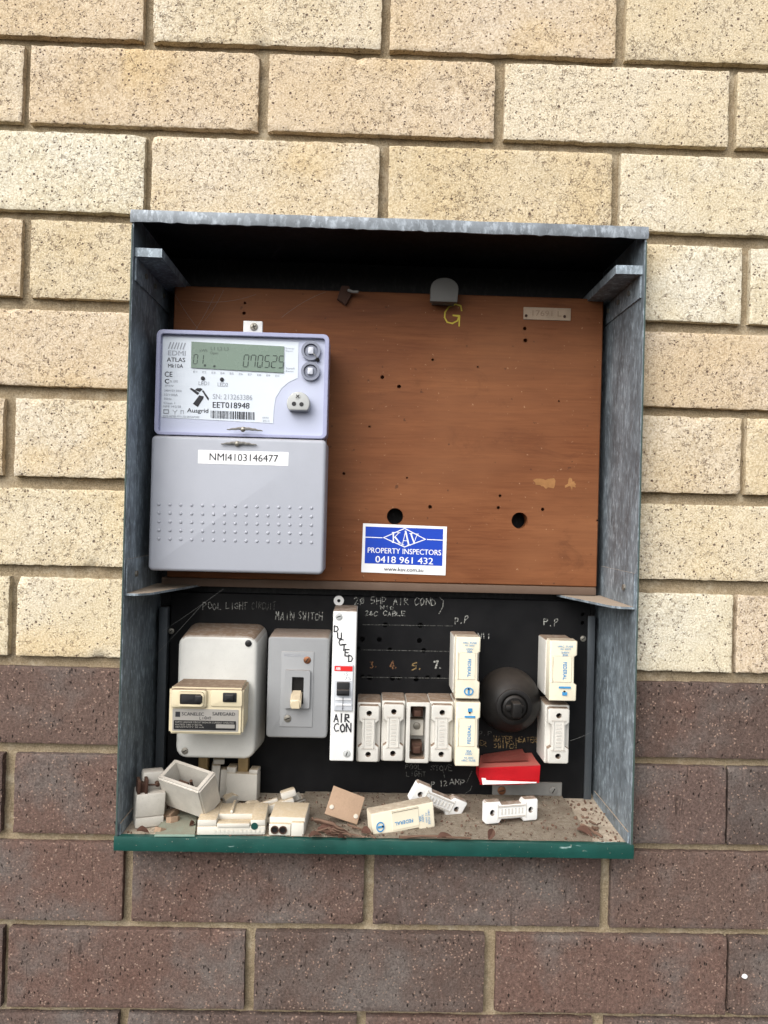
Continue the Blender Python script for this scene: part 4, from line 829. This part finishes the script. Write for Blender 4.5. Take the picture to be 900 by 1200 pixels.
# ================================================================== round knob switch
kc = at(594.5, 818, YB); ks = thing('round_switch', 'round black bakelite switch with dusty dome on the black panel', 'switch', kc); R_ = 37.0 * mpp(YB - .012)
def lathe(cx, cz, prof_, n=40):
    bm = B(); prev = None
    for r, y in prof_:
        cur = [bm.verts.new((cx + r * math.cos(2 * math.pi * i / n), y, cz + r * math.sin(2 * math.pi * i / n))) for i in range(n)] if r > 1e-6 else [bm.verts.new((cx, y, cz))]
        if prev:
            for i in range(n):
                if len(cur) == 1: bm.faces.new((prev[i], prev[(i + 1) % n], cur[0]))
                else: bm.faces.new((prev[i], prev[(i + 1) % n], cur[(i + 1) % n], cur[i]))
        prev = cur
    bmesh.ops.recalc_face_normals(bm, faces=bm.faces[:]); return bm
add('dome', lathe(kc.x, kc.z, [(R_, YB - .0002), (R_, YB - .008), (R_ * .985, YB - .014), (R_ * .94, YB - .021), (R_ * .84, YB - .029), (R_ * .68, YB - .036), (R_ * .56, YB - .0395), (R_ * .55, YB - .0415), (R_ * .49, YB - .0425), (R_ * .42, YB - .0425), (R_ * .41, YB - .0375), (0, YB - .0375)]), 'bake', ks, 30)
add('collar', lathe(kc.x, kc.z, [(R_ * .36, YB - .038), (R_ * .36, YB - .0425), (R_ * .30, YB - .044), (0, YB - .044)], 28), 'bake', ks, 30)
bm = B(); box(bm, kc.x - .0048, kc.x + .0048, YB - .058, YB - .043, kc.z - .0080, kc.z + .0080, .0018, 3); box(bm, kc.x - .010, kc.x + .010, YB - .047, YB - .043, kc.z - .003, kc.z + .003, .001, 2); add('turn_knob', bm, 'bake', ks, 40)
# ================================================================== red card box and the steel plate under it
rb_ = thing('red_card_box', 'bright red folded card box with white lower edge under round knob', 'card box', at(597, 918, YB))
YR = YB - .036
Q = [at(u, v, YR) for u, v in ((562.5, 920), (632, 917.5), (633.2, 897), (561.3, 900))]
bm = B(); gr = {}
for i in range(13):
    for j in range(7):
        a, b = i / 12, j / 6; p = (Q[0] * (1 - a) + Q[1] * a) * (1 - b) + (Q[3] * (1 - a) + Q[2] * a) * b
        p.y += .0007 * mnoise.noise(Vector((a * 3, b * 2, 5))) + (.0012 if j == 0 else 0) - .0010 * math.sin(math.pi * a) * (1 - b); p.z -= .0012 * math.sin(math.pi * a * .9) * (1 - b); gr[i, j] = bm.verts.new(p)
for i in range(12):
    for j in range(6): bm.faces.new((gr[i, j], gr[i + 1, j], gr[i + 1, j + 1], gr[i, j + 1]))
bmesh.ops.solidify(bm, geom=bm.faces[:], thickness=-.0010); bmesh.ops.recalc_face_normals(bm, faces=bm.faces[:]); fp_ = add('front_flap', bm, 'red', rb_, 50)
T0 = [at(u, v, YR) for u, v in ((561.3, 899.6), (633.2, 896.6))]; T1 = [at(u, v, YB - .0004) for u, v in ((563.5, 885), (623, 882))]
bm = B(); b2 = B(); mid = [(T0[0] + T1[0]) / 2 + Vector((0, 0, .002)), (T0[1] + T1[1]) / 2 + Vector((0, 0, -.001))]
L = [T0[0], mid[0], T1[0]]; Rr = [T0[1], mid[1], T1[1]]
for i in range(2): b2.faces.new([b2.verts.new(p) for p in (L[i], Rr[i], Rr[i + 1], L[i + 1])])
bmesh.ops.remove_doubles(b2, verts=b2.verts, dist=1e-6); bmesh.ops.solidify(b2, geom=b2.faces[:], thickness=.0008); join(bm, b2); add('top_flap', bm, 'redfade', rb_)
bm = B(); P_ = [at(566, 886.5, YB - .006), at(612, 880, YB - .004), at(619, 893.5, YB - .026), at(565, 896, YB - .028)]; b2 = B(); b2.faces.new([b2.verts.new(p + Vector((0, 0, .0025))) for p in P_]); bmesh.ops.solidify(b2, geom=b2.faces[:], thickness=.0006); join(bm, b2); add('loose_flap', bm, 'redfade', rb_)
for s in (0, 1):
    a, b = (Q[0], Q[3]) if s == 0 else (Q[1], Q[2]); bm = B(); x = a.x + (.0006 if s == 0 else -.0006); box(bm, min(x, x + .0008), max(x, x + .0008), YR + .0014, YB - .0005, a.z + .001, b.z - .0008); add('side_flap', bm, 'red', rb_)
bm = B(); box(bm, Q[0].x + .001, Q[1].x - .001, YR + .0014, YB - .0005, Q[1].z + .0004, Q[1].z + .0014); add('bottom_flap', bm, 'paper', rb_)
quad_px('white_edge', [(565.5, 919.5), (628, 917.7), (629, 916.5), (570, 914.3), (569, 912), (564.3, 911.5)], YR - .0026, 'paper', fp_)
sp = thing('steel_plate', 'dusty steel angle plate screwed to the panel under red card box', 'plate', at(616, 945, YB))
x0, x1, z0, z1 = rect(577, 916.5, 658.5, 938, YB - .003); SZ = FZ + .0042
bm = B(); box(bm, x0, x1, YB - .003, YB - .0005, SZ + .001, z1, .0004, 1); up = add('upright_leaf', bm, 'steel', sp); screw(648.5, 926.5, 5, YB - .0032, up, 'steel', 60); screw(588, 926.5, 5, YB - .0032, up, 'copper', 10)
bm = B(); n = 40; m_ = 10; gr = {}; fx0 = at(352, 970, .03).x; fx1 = x1
for i in range(n + 1):
    for j in range(m_ + 1):
        t = i / n; q = j / m_; y = YB - .003 + (YF + .004 - YB + .003) * q; xr = fx1 + .004 * q; xl = fx0 - .01 * q; x = xl + (xr - xl) * t
        gr[i, j] = bm.verts.new((x, y, SZ - .0045 * q + .0012 + mnoise.noise(Vector((x * 90, y * 90, 2))) * .0005))
for i in range(n):
    for j in range(m_): bm.faces.new((gr[i, j], gr[i, j + 1], gr[i + 1, j + 1], gr[i + 1, j]))
bmesh.ops.solidify(bm, geom=bm.faces[:], thickness=.0012); bmesh.ops.recalc_face_normals(bm, faces=bm.faces[:]); add('floor_leaf', bm, 'floor', sp, 60)
# ================================================================== loose parts lying in the tray
def yz(u, v, z=FZ + .002): return atz(u, v, z)
def piece(name, label, cat, u, v, rot, z=FZ + .0005, group=None):
    return thing(name, label, cat, yz(u, v, z), group, rot, True)
rad = math.radians
# plain dogbone carrier standing on its long edge, face to the front
t = piece('loose_fuse_carrier', 'white dogbone fuse carrier standing on its edge beside right end of tray', 'fuse carrier', 602, 973, (rad(-14), rad(90), 0)); t.location.z = FZ + .0135 + .0015; t.location.y += .012
k_ = (at(635.5, 960, t.location.y).x - at(569, 960, t.location.y).x) / (FH * .93); t.scale = (1.05, 1, k_)
cr = shared('bone_l', 'fuse_carrier', lambda: bone_bm(.008, 0.0), 'white2', t)
bone_detail(cr, 0.0)
for s in (-1, 1): shared('dk_l%d' % s, 'screw_well', lambda: prism(B(), circ(0, s * FH * .93 * .365, .0032, 12), .0062, .0050), 'hole', cr)
# carrier leaning against the steel plate
t = piece('loose_fuse_carrier', 'white dogbone fuse carrier tipped diagonally behind the cream fuse in tray', 'fuse carrier', 516, 956, (rad(-22), rad(117), rad(-8))); t.location = at(514, 940, .030); t.location.z = max(t.location.z, FZ + .018)
cr = shared('bone_l', 'fuse_carrier', None, 'white', t); bone_detail(cr, 0.0)
for s in (-1, 1): shared('dk_l%d' % s, 'screw_well', None, 'hole', cr)
for s in (-1, 1):
    bm = B(); box(bm, -.003, .003, .008, .020, s * .022 - .001, s * .022 + .001, .0003); add('contact_blade', bm, 'screw', t)
# cream fuse with blue print lying on its side
t = ivory_fuse(at(473, 961, 0), 'loose cream fuse with blue round mark lying on its side in tray', (rad(-16), rad(84), 0), False, False, 'loose fuse parts in the tray')
t.location = at(473, 961.5, -.004) + Euler((rad(-16), rad(84), 0)).to_matrix() @ Vector((0, .050, 0)); t.scale = (1.12, 1, .93)
# dusty fuse base lying on its back
t = piece('dusty_fuse_base', 'long dusty white fuse base with stepped top at front of tray', 'fuse base', 268, 983, (0, 0, rad(3)))
def ub(name, par, x0, x1, y0, y1, z0, z1, mat, bev=.001): return add(name, box(B(), x0, x1, y0, y1, z0, z1, bev, 2), mat, par)
a = yz(228, 982).x; b = yz(309, 982).x; L_ = b - a; t.location.y = YF + .006
t.location.x = (a + b) / 2; h = L_ / 2
ub('base_block', t, -h, h, .0, .046, 0, .0085, 'dusty'); ub('raised_end', t, -h + .0002, -h * .44, .0003, .046, .0083, .0148, 'dusty'); ub('raised_end', t, h * .56, h - .0002, .0005, .046, .0083, .0145, 'dusty'); ub('rear_step', t, -h * .46, h * .58, .017, .0458, .0083, .0142, 'dusty'); ub('front_bar', t, -h * .42, h * .54, -.0012, .006, .0078, .0118, 'dusty', .0008); ub('rear_rib', t, -h * .1, -h * .02, .0172, .0456, .0140, .0175, 'dusty', .0008)
bm = B(); prism(bm, circ(h * .68, .0085, .0034, 14), .001, -.0004); add('terminal_hole', bm, 'green', t)
bm = B()
for i in range(12): box(bm, -h * .52 + i * .0042, -h * .52 + i * .0042 + .0026, -.0004, .001, .0022, .0050, .0002, 1)
add('moulded_ribs', bm, 'dusty', t)
# two-hole connector block
t = piece('connector_block', 'dusty cream connector block with two round terminal holes in tray', 'connector', 336, 983, (0, 0, rad(-2))); t.location.y = YF + .006
ub('block', t, -.0185, .0165, .004, .044, 0, .0168, 'dusty'); ub('front_step', t, .0035, .0160, -.001, .0045, 0, .0135, 'dusty'); ub('front_step', t, -.0183, .0030, .0, .0045, .0, .0115, 'dusty')
for s in (-.0125, -.0045):
    bm = B(); ring(bm, circ(s, .0058, .0040, 14), circ(s, .0058, .0030, 14), .0005, -.0012); r_ = add('terminal_rim', bm, 'rust', t); bm = B(); prism(bm, circ(s, .0058, .0031, 12), .0004, -.0004); add('terminal_hole', bm, 'hole', r_)
# hollow cover tipped over
hz_ = Vector((-.12, -.45, .88)).normalized(); hx_ = Vector((.85, -.42, -.10)); hx_ = (hx_ - hz_ * hx_.dot(hz_)).normalized(); hy_ = hz_.cross(hx_)
HROT = Matrix((hx_, hy_, hz_)).transposed().to_euler()
t = thing('hollow_cover', 'open hollow white fuse cover tipped over at left of tray', 'cover', (0, 0, 0), 'loose fuse parts in the tray', HROT, True); t.location = at(223, 925, .010)
def hollow():
    bm = B(); b2 = B(); w, d, h = .0250, .0130, .020
    lo = [(-w, -d, -h), (w, -d, -h), (w, d, -h), (-w, d, -h)]; hi = [(-w * 1.06, -d * 1.08, h), (w * 1.06, -d * 1.08, h), (w * 1.06, d * 1.08, h), (-w * 1.06, d * 1.08, h)]
    a = [b2.verts.new(p) for p in lo]; c = [b2.verts.new(p) for p in hi]; b2.faces.new(a[::-1]); b2.faces.new(c)
    for i in range(4): b2.faces.new((a[i], a[(i + 1) % 4], c[(i + 1) % 4], c[i]))
    bmesh.ops.bevel(b2, geom=b2.edges[:], offset=.0016, segments=3, affect='EDGES'); join(bm, b2); cb = B(); box(cb, -w * .84, w * .84, -d * .74, d * .74, -h * .55, h + .02); return cut(bm, cb)
shared('hollow', 'shell', hollow, 'shellc', t, 40)
bm = B(); tube(bm, [(-.004, .002, -.012), (0, .003, 0), (.003, .001, .012)], .0016, 7); tube(bm, [(.004, -.002, -.012), (.009, -.001, .004)], .0022, 7); box(bm, -.018, -.006, -.006, .006, -.0112, .002, .001); box(bm, .006, .017, -.005, .006, -.0112, -.002, .001); add('contact', bm, 'rust', t)
# terminal block standing at the left side
t = thing('terminal_block', 'white terminal block with rusty contact standing against left side of tray', 'terminal block', (0, 0, 0), None, (rad(4), rad(2), rad(24)), True); q = atz(174, 967, FZ + .001); t.location = (q.x - .003, q.y + .008, FZ + .0002)
ub('block', t, -.014, .014, -.010, .012, .0105, .034, 'shellc', .0015); ub('plinth', t, -.0136, .0136, -.0105, .012, 0, .0103, 'shellc', .001); ub('rear_tower', t, -.008, .013, .000, .012, .0335, .052, 'shellc', .002)
bm = B(); box(bm, -.0135, -.0105, -.009, .004, .033, .047, .0007); box(bm, -.0065, -.0035, -.009, .004, .033, .048, .0007); box(bm, -.013, -.0035, -.006, .002, .033, .043, .0007); add('contact', bm, 'rust', t)
bm = B(); tube(bm, [(.006, -.0005, .041), (.006, -.005, .040)], .0022, 9); tube(bm, [(-.004, -.002, .040), (.006, -.005, .0405)], .0009, 6); add('contact_screw', bm, 'rust', t)
# white blocks under the safety switch
t = thing('ceramic_block', 'white ceramic block standing under the safety switch behind hollow cover', 'ceramic block', atz(283, 936, FZ + .003), None, (0, 0, rad(-6)), True); t.location.y = .062; t.location.x = at(283, 920, .062).x
ub('body', t, -.017, .017, 0, .016, .0, .030, 'bare', .0015); ub('end_post', t, -.017, -.007, .001, .015, .0295, .036, 'bare', .001); ub('end_post', t, .0075, .017, .001, .015, .0295, .0345, 'bare', .001)
t = thing('broken_ceramic', 'narrow broken white ceramic piece beside ceramic block under safety switch', 'ceramic piece', (at(257, 920, .066).x, .066, FZ + .003), None, (0, rad(3), rad(12)), True)
ub('body', t, -.010, -.001, 0, .014, 0, .037, 'bare', .0015); ub('rib', t, -.0005, .0085, .002, .014, 0, .032, 'bare', .0015); ub('lug', t, -.009, .003, .004, .012, .0365, .042, 'bare', .001)
# broken fuse lying behind
t = thing('broken_fuse', 'broken white fuse piece lying dusty behind the long fuse base', 'fuse piece', (at(322, 930, .035).x, .036, FZ + .003), None, (rad(-8), rad(-14), rad(14)), True)
ub('body', t, -.030, .022, -.006, .010, 0, .009, 'bare', .0018); ub('lug', t, .010, .026, -.004, .008, .0088, .017, 'bare', .002); ub('rib', t, -.026, .006, -.001, .004, .0088, .0125, 'bare', .0008); ub('spade', t, .022, .034, -.002, .004, .001, .0024, 'screw', .0004)
t = thing('ceramic_chip', 'small white ceramic chip lying between hollow cover and broken fuse', 'ceramic chip', (at(292, 932, .03).x, .03, FZ + .003), None, (rad(10), rad(-18), rad(30)), True)
bm = B(); prism(bm, [(-.012, 0), (.010, -.002), (.014, .005), (.004, .010), (-.006, .008)], .006, -.005, .001); add('chip', bm, 'bare', t)
# brown square board offcut
t = thing('board_offcut', 'square dusty brown board offcut with two rivets leaning in tray', 'offcut', at(404.5, 944, .012), None, (rad(-30), rad(17), rad(-4)), True)
bm = B(); s = .0172; pts = [(-s, -s * .82), (s, -s * .78), (s * .97, s * .8), (-s * 1.02, s * .85)]; prism(bm, pts, .0025, 0, .0004); add('plate', bm, 'slab', t)
for x, z in ((-.0125, -.0055), (.0135, -.0062)): bm = B(); prism(bm, circ(x, z, .0024, 12), .001, -.0010, .0006); add('rivet', bm, 'bare', t)
# a scrap of pale green painted sheet under the hollow cover
t = thing('painted_scrap', 'flat dusty scrap with pale green paint lying under the hollow cover', 'scrap', yz(206, 975), None, None, True); q = [yz(u, v, FZ + .0015) - t.location for u, v in ((181, 980), (228, 980), (231, 956), (196, 951))]
prof('sheet', [(p.x, p.y) for p in q], -.0008, .0012, 'greenpaint', t)
# twigs and dry leaves
def twig(label, pts, r):
    n = []
    for a, b in zip(pts, pts[1:]):
        for i in range(4): n.append(a + (b - a) * i / 4 + Vector((random.uniform(-1, 1), random.uniform(-1, 1), random.uniform(-.5, .5))) * r * .5)
    n.append(pts[-1]); add('twig', tube(B(), n, [r * (1 - .5 * i / len(n)) for i in range(len(n))], 6, .2), 'twig', None, 60, label, None, 'twig')
Z1 = FZ + .004
twig('thin dry twig lying in front of the brown board offcut', [yz(369, 962, Z1 + .004), yz(392, 969, Z1), yz(412, 980, Z1)], .0011)
twig('dry twig running out from under the brown offcut to the right', [yz(408, 966, Z1 + .004), yz(424, 972, Z1), yz(440, 982, Z1)], .0012)
twig('long dry twig lying flat along front edge beside cream fuse', [yz(468, 981, Z1), yz(500, 980, Z1), yz(552, 982, Z1)], .0016)
twig('thick dark twig in the right back corner of the tray', [yz(682, 968, FZ + .003), yz(694, 973, FZ + .004), yz(706, 981, FZ + .003)], .0024)
twig('thin curled twig above the thick one at the right of tray', [yz(690, 962, FZ + .003), yz(700, 967, FZ + .004), yz(704, 964, FZ + .004)], .0013)
def leaf(label, u, v, L_, W_, rot, z=FZ + .004):
    bm = B(); n = 8; rows_ = []
    for i in range(n + 1):
        t = i / n; w = W_ * math.sin(math.pi * min(1, t * .93 + .05)) ** .8; y = math.sin(t * 5) * L_ * .06
        rows_.append([bm.verts.new(p) for p in ((t * L_, -w, y + abs(w) * .6), (t * L_, 0, y), (t * L_, w * .9, y + abs(w) * .7 + random.uniform(0, .0008)))])
    for a, b in zip(rows_, rows_[1:]):
        for k in range(2): bm.faces.new((a[k], a[k + 1], b[k + 1], b[k]))
    bmesh.ops.solidify(bm, geom=bm.faces[:], thickness=.0003)
    o = bpy.data.objects.new('dry_leaf', bpy.data.meshes.new('dry_leaf')); bm.to_mesh(o.data); bm.free(); finish(o.data, 60); o.data.materials.append(M['leaf']); C.objects.link(o)
    o.location = yz(u, v, z); o.rotation_euler = rot; o['label'] = label; o['category'] = 'leaf'; o['group'] = 'dry leaves in the tray'
leaf('curled dry leaf in front of the white dogbone carrier', 573, 984, .012, .004, (.4, -.7, 1.0)); leaf('brown dry leaf under the lower edge of brown offcut', 372, 972, .032, .006, (.5, .1, -.15)); leaf('dry leaf fold beside the connector block', 384, 976, .022, .005, (.2, .1, .3))
leaf('dark dry leaf between connector block and twigs', 362, 981, .014, .004, (.1, 0, .5)); leaf('dry leaf scrap at front edge right of cream fuse', 512, 982, .016, .004, (.3, 0, .2)); leaf('crumpled dry leaf in the right corner of the tray', 676, 972, .016, .005, (.3, .2, -.5))
# crumbs: dirt nobody could count
bm = B(); rc = random.Random(11)
for i in range(1100):
    x = rc.uniform(BX0 + .004, BX1 - .004); y = YF + .004 + (YB - YF - .01) * rc.random(); s = rc.uniform(.0003, .0014) * rc.choice((.7, 1, 1, 1.6)) * (1.3 if x < .03 or x > .45 else 1)
    zc = FZ + .0004 + .004 * ((y - YF) / (YK - YF)) ** 1.0 + (.0018 if fx0 < x < fx1 else -.0012)
    mt = Matrix.Translation((x, y, zc)) @ Euler((rc.uniform(0, 6), rc.uniform(0, 6), rc.uniform(0, 6))).to_matrix().to_4x4() @ Matrix.Diagonal((1, rc.uniform(.4, 1), rc.uniform(.3, .8), 1))
    bmesh.ops.create_icosphere(bm, subdivisions=1, radius=s, matrix=mt)
add('dirt_crumbs', bm, 'twig', None, 20, 'loose brown dirt crumbs scattered over the tray floor', 'stuff', 'dirt')

c = at(872.5, 1144, 0); bm = B(); prism(bm, [(c.x + math.cos(a * .7) * .0028 * (1 + .2 * math.sin(a * 3)), c.z + math.sin(a * .7) * .0022) for a in range(9)], .001, -.0014, .0004); add('paint_spot', bm, 'sticker', wall)

rq = random.Random(5)
def chip(label, u, v, sz, rot, mat='bare', z=FZ + .003, name='ceramic_chip'):
    t = thing(name, label, 'ceramic chip', atz(u, v, z), 'broken ceramic chips in the tray', rot, True)
    bm = B(); pts = [(math.cos(a) * sz * rq.uniform(.7, 1.25), math.sin(a) * sz * rq.uniform(.4, .8)) for a in (0.2, 1.2, 2.0, 3.0, 4.1, 5.2)]
    prism(bm, pts, sz * .45, -sz * .4, sz * .12); add('chip', bm, mat, t)
chip('white ceramic chip leaning on the right end of hollow cover', 271, 938, .011, (rad(20), rad(-30), rad(20)))
chip('flat white ceramic chip in front of the ceramic block', 289, 934, .009, (rad(70), rad(10), rad(-20)))
chip('dusty ceramic sliver lying between long fuse base and connector block', 312, 962, .006, (rad(60), rad(30), rad(50)))
chip('white ceramic chip on top of broken fuse behind connector block', 345, 936, .009, (rad(60), rad(-20), rad(25)), z=FZ + .008)
chip('brown stained chip lying on the pale green scrap', 203, 962, .009, (rad(75), rad(5), rad(35)), 'slab')
chip('small brown chip at foot of terminal block in left corner', 186, 973, .006, (rad(70), rad(15), rad(10)), 'slab')
chip('brown flake lying under the hollow cover edge', 199, 957, .010, (rad(80), rad(-12), rad(60)), 'slab')

twig('bark strip lying across the front of brown board offcut', [yz(366, 960, Z1 + .006), yz(385, 964, Z1 + .008), yz(402, 972, Z1 + .002)], .0022)
twig('short twig crossing the bark strip near connector block', [yz(366, 976, Z1), yz(384, 970, Z1 + .003), yz(398, 978, Z1)], .0010)
twig('pale thin twig beside front lip between offcut and cream fuse', [yz(388, 976, Z1), yz(410, 977, Z1 + .001), yz(428, 981, Z1)], .0008)
twig('wispy twig behind the bark strip at foot of offcut', [yz(376, 966, Z1 + .003), yz(398, 974, Z1 + .003), yz(416, 978, Z1)], .0007)
leaf('broad dry leaf tucked under the bark strip', 376, 969, .022, .007, (.7, .2, -.3), Z1 + .002); leaf('small dark leaf at front lip below the offcut', 396, 982, .012, .004, (.3, .3, .9)); leaf('torn dry leaf behind the cream fuse end', 424, 974, .012, .004, (.6, -.2, -.7))
leaf('dry leaf curled at left corner of tray by terminal block', 160, 974, .012, .004, (.3, .2, .4)); leaf('thin dry leaf lying between green scrap and long fuse base', 222, 968, .013, .003, (.4, .1, 1.3))
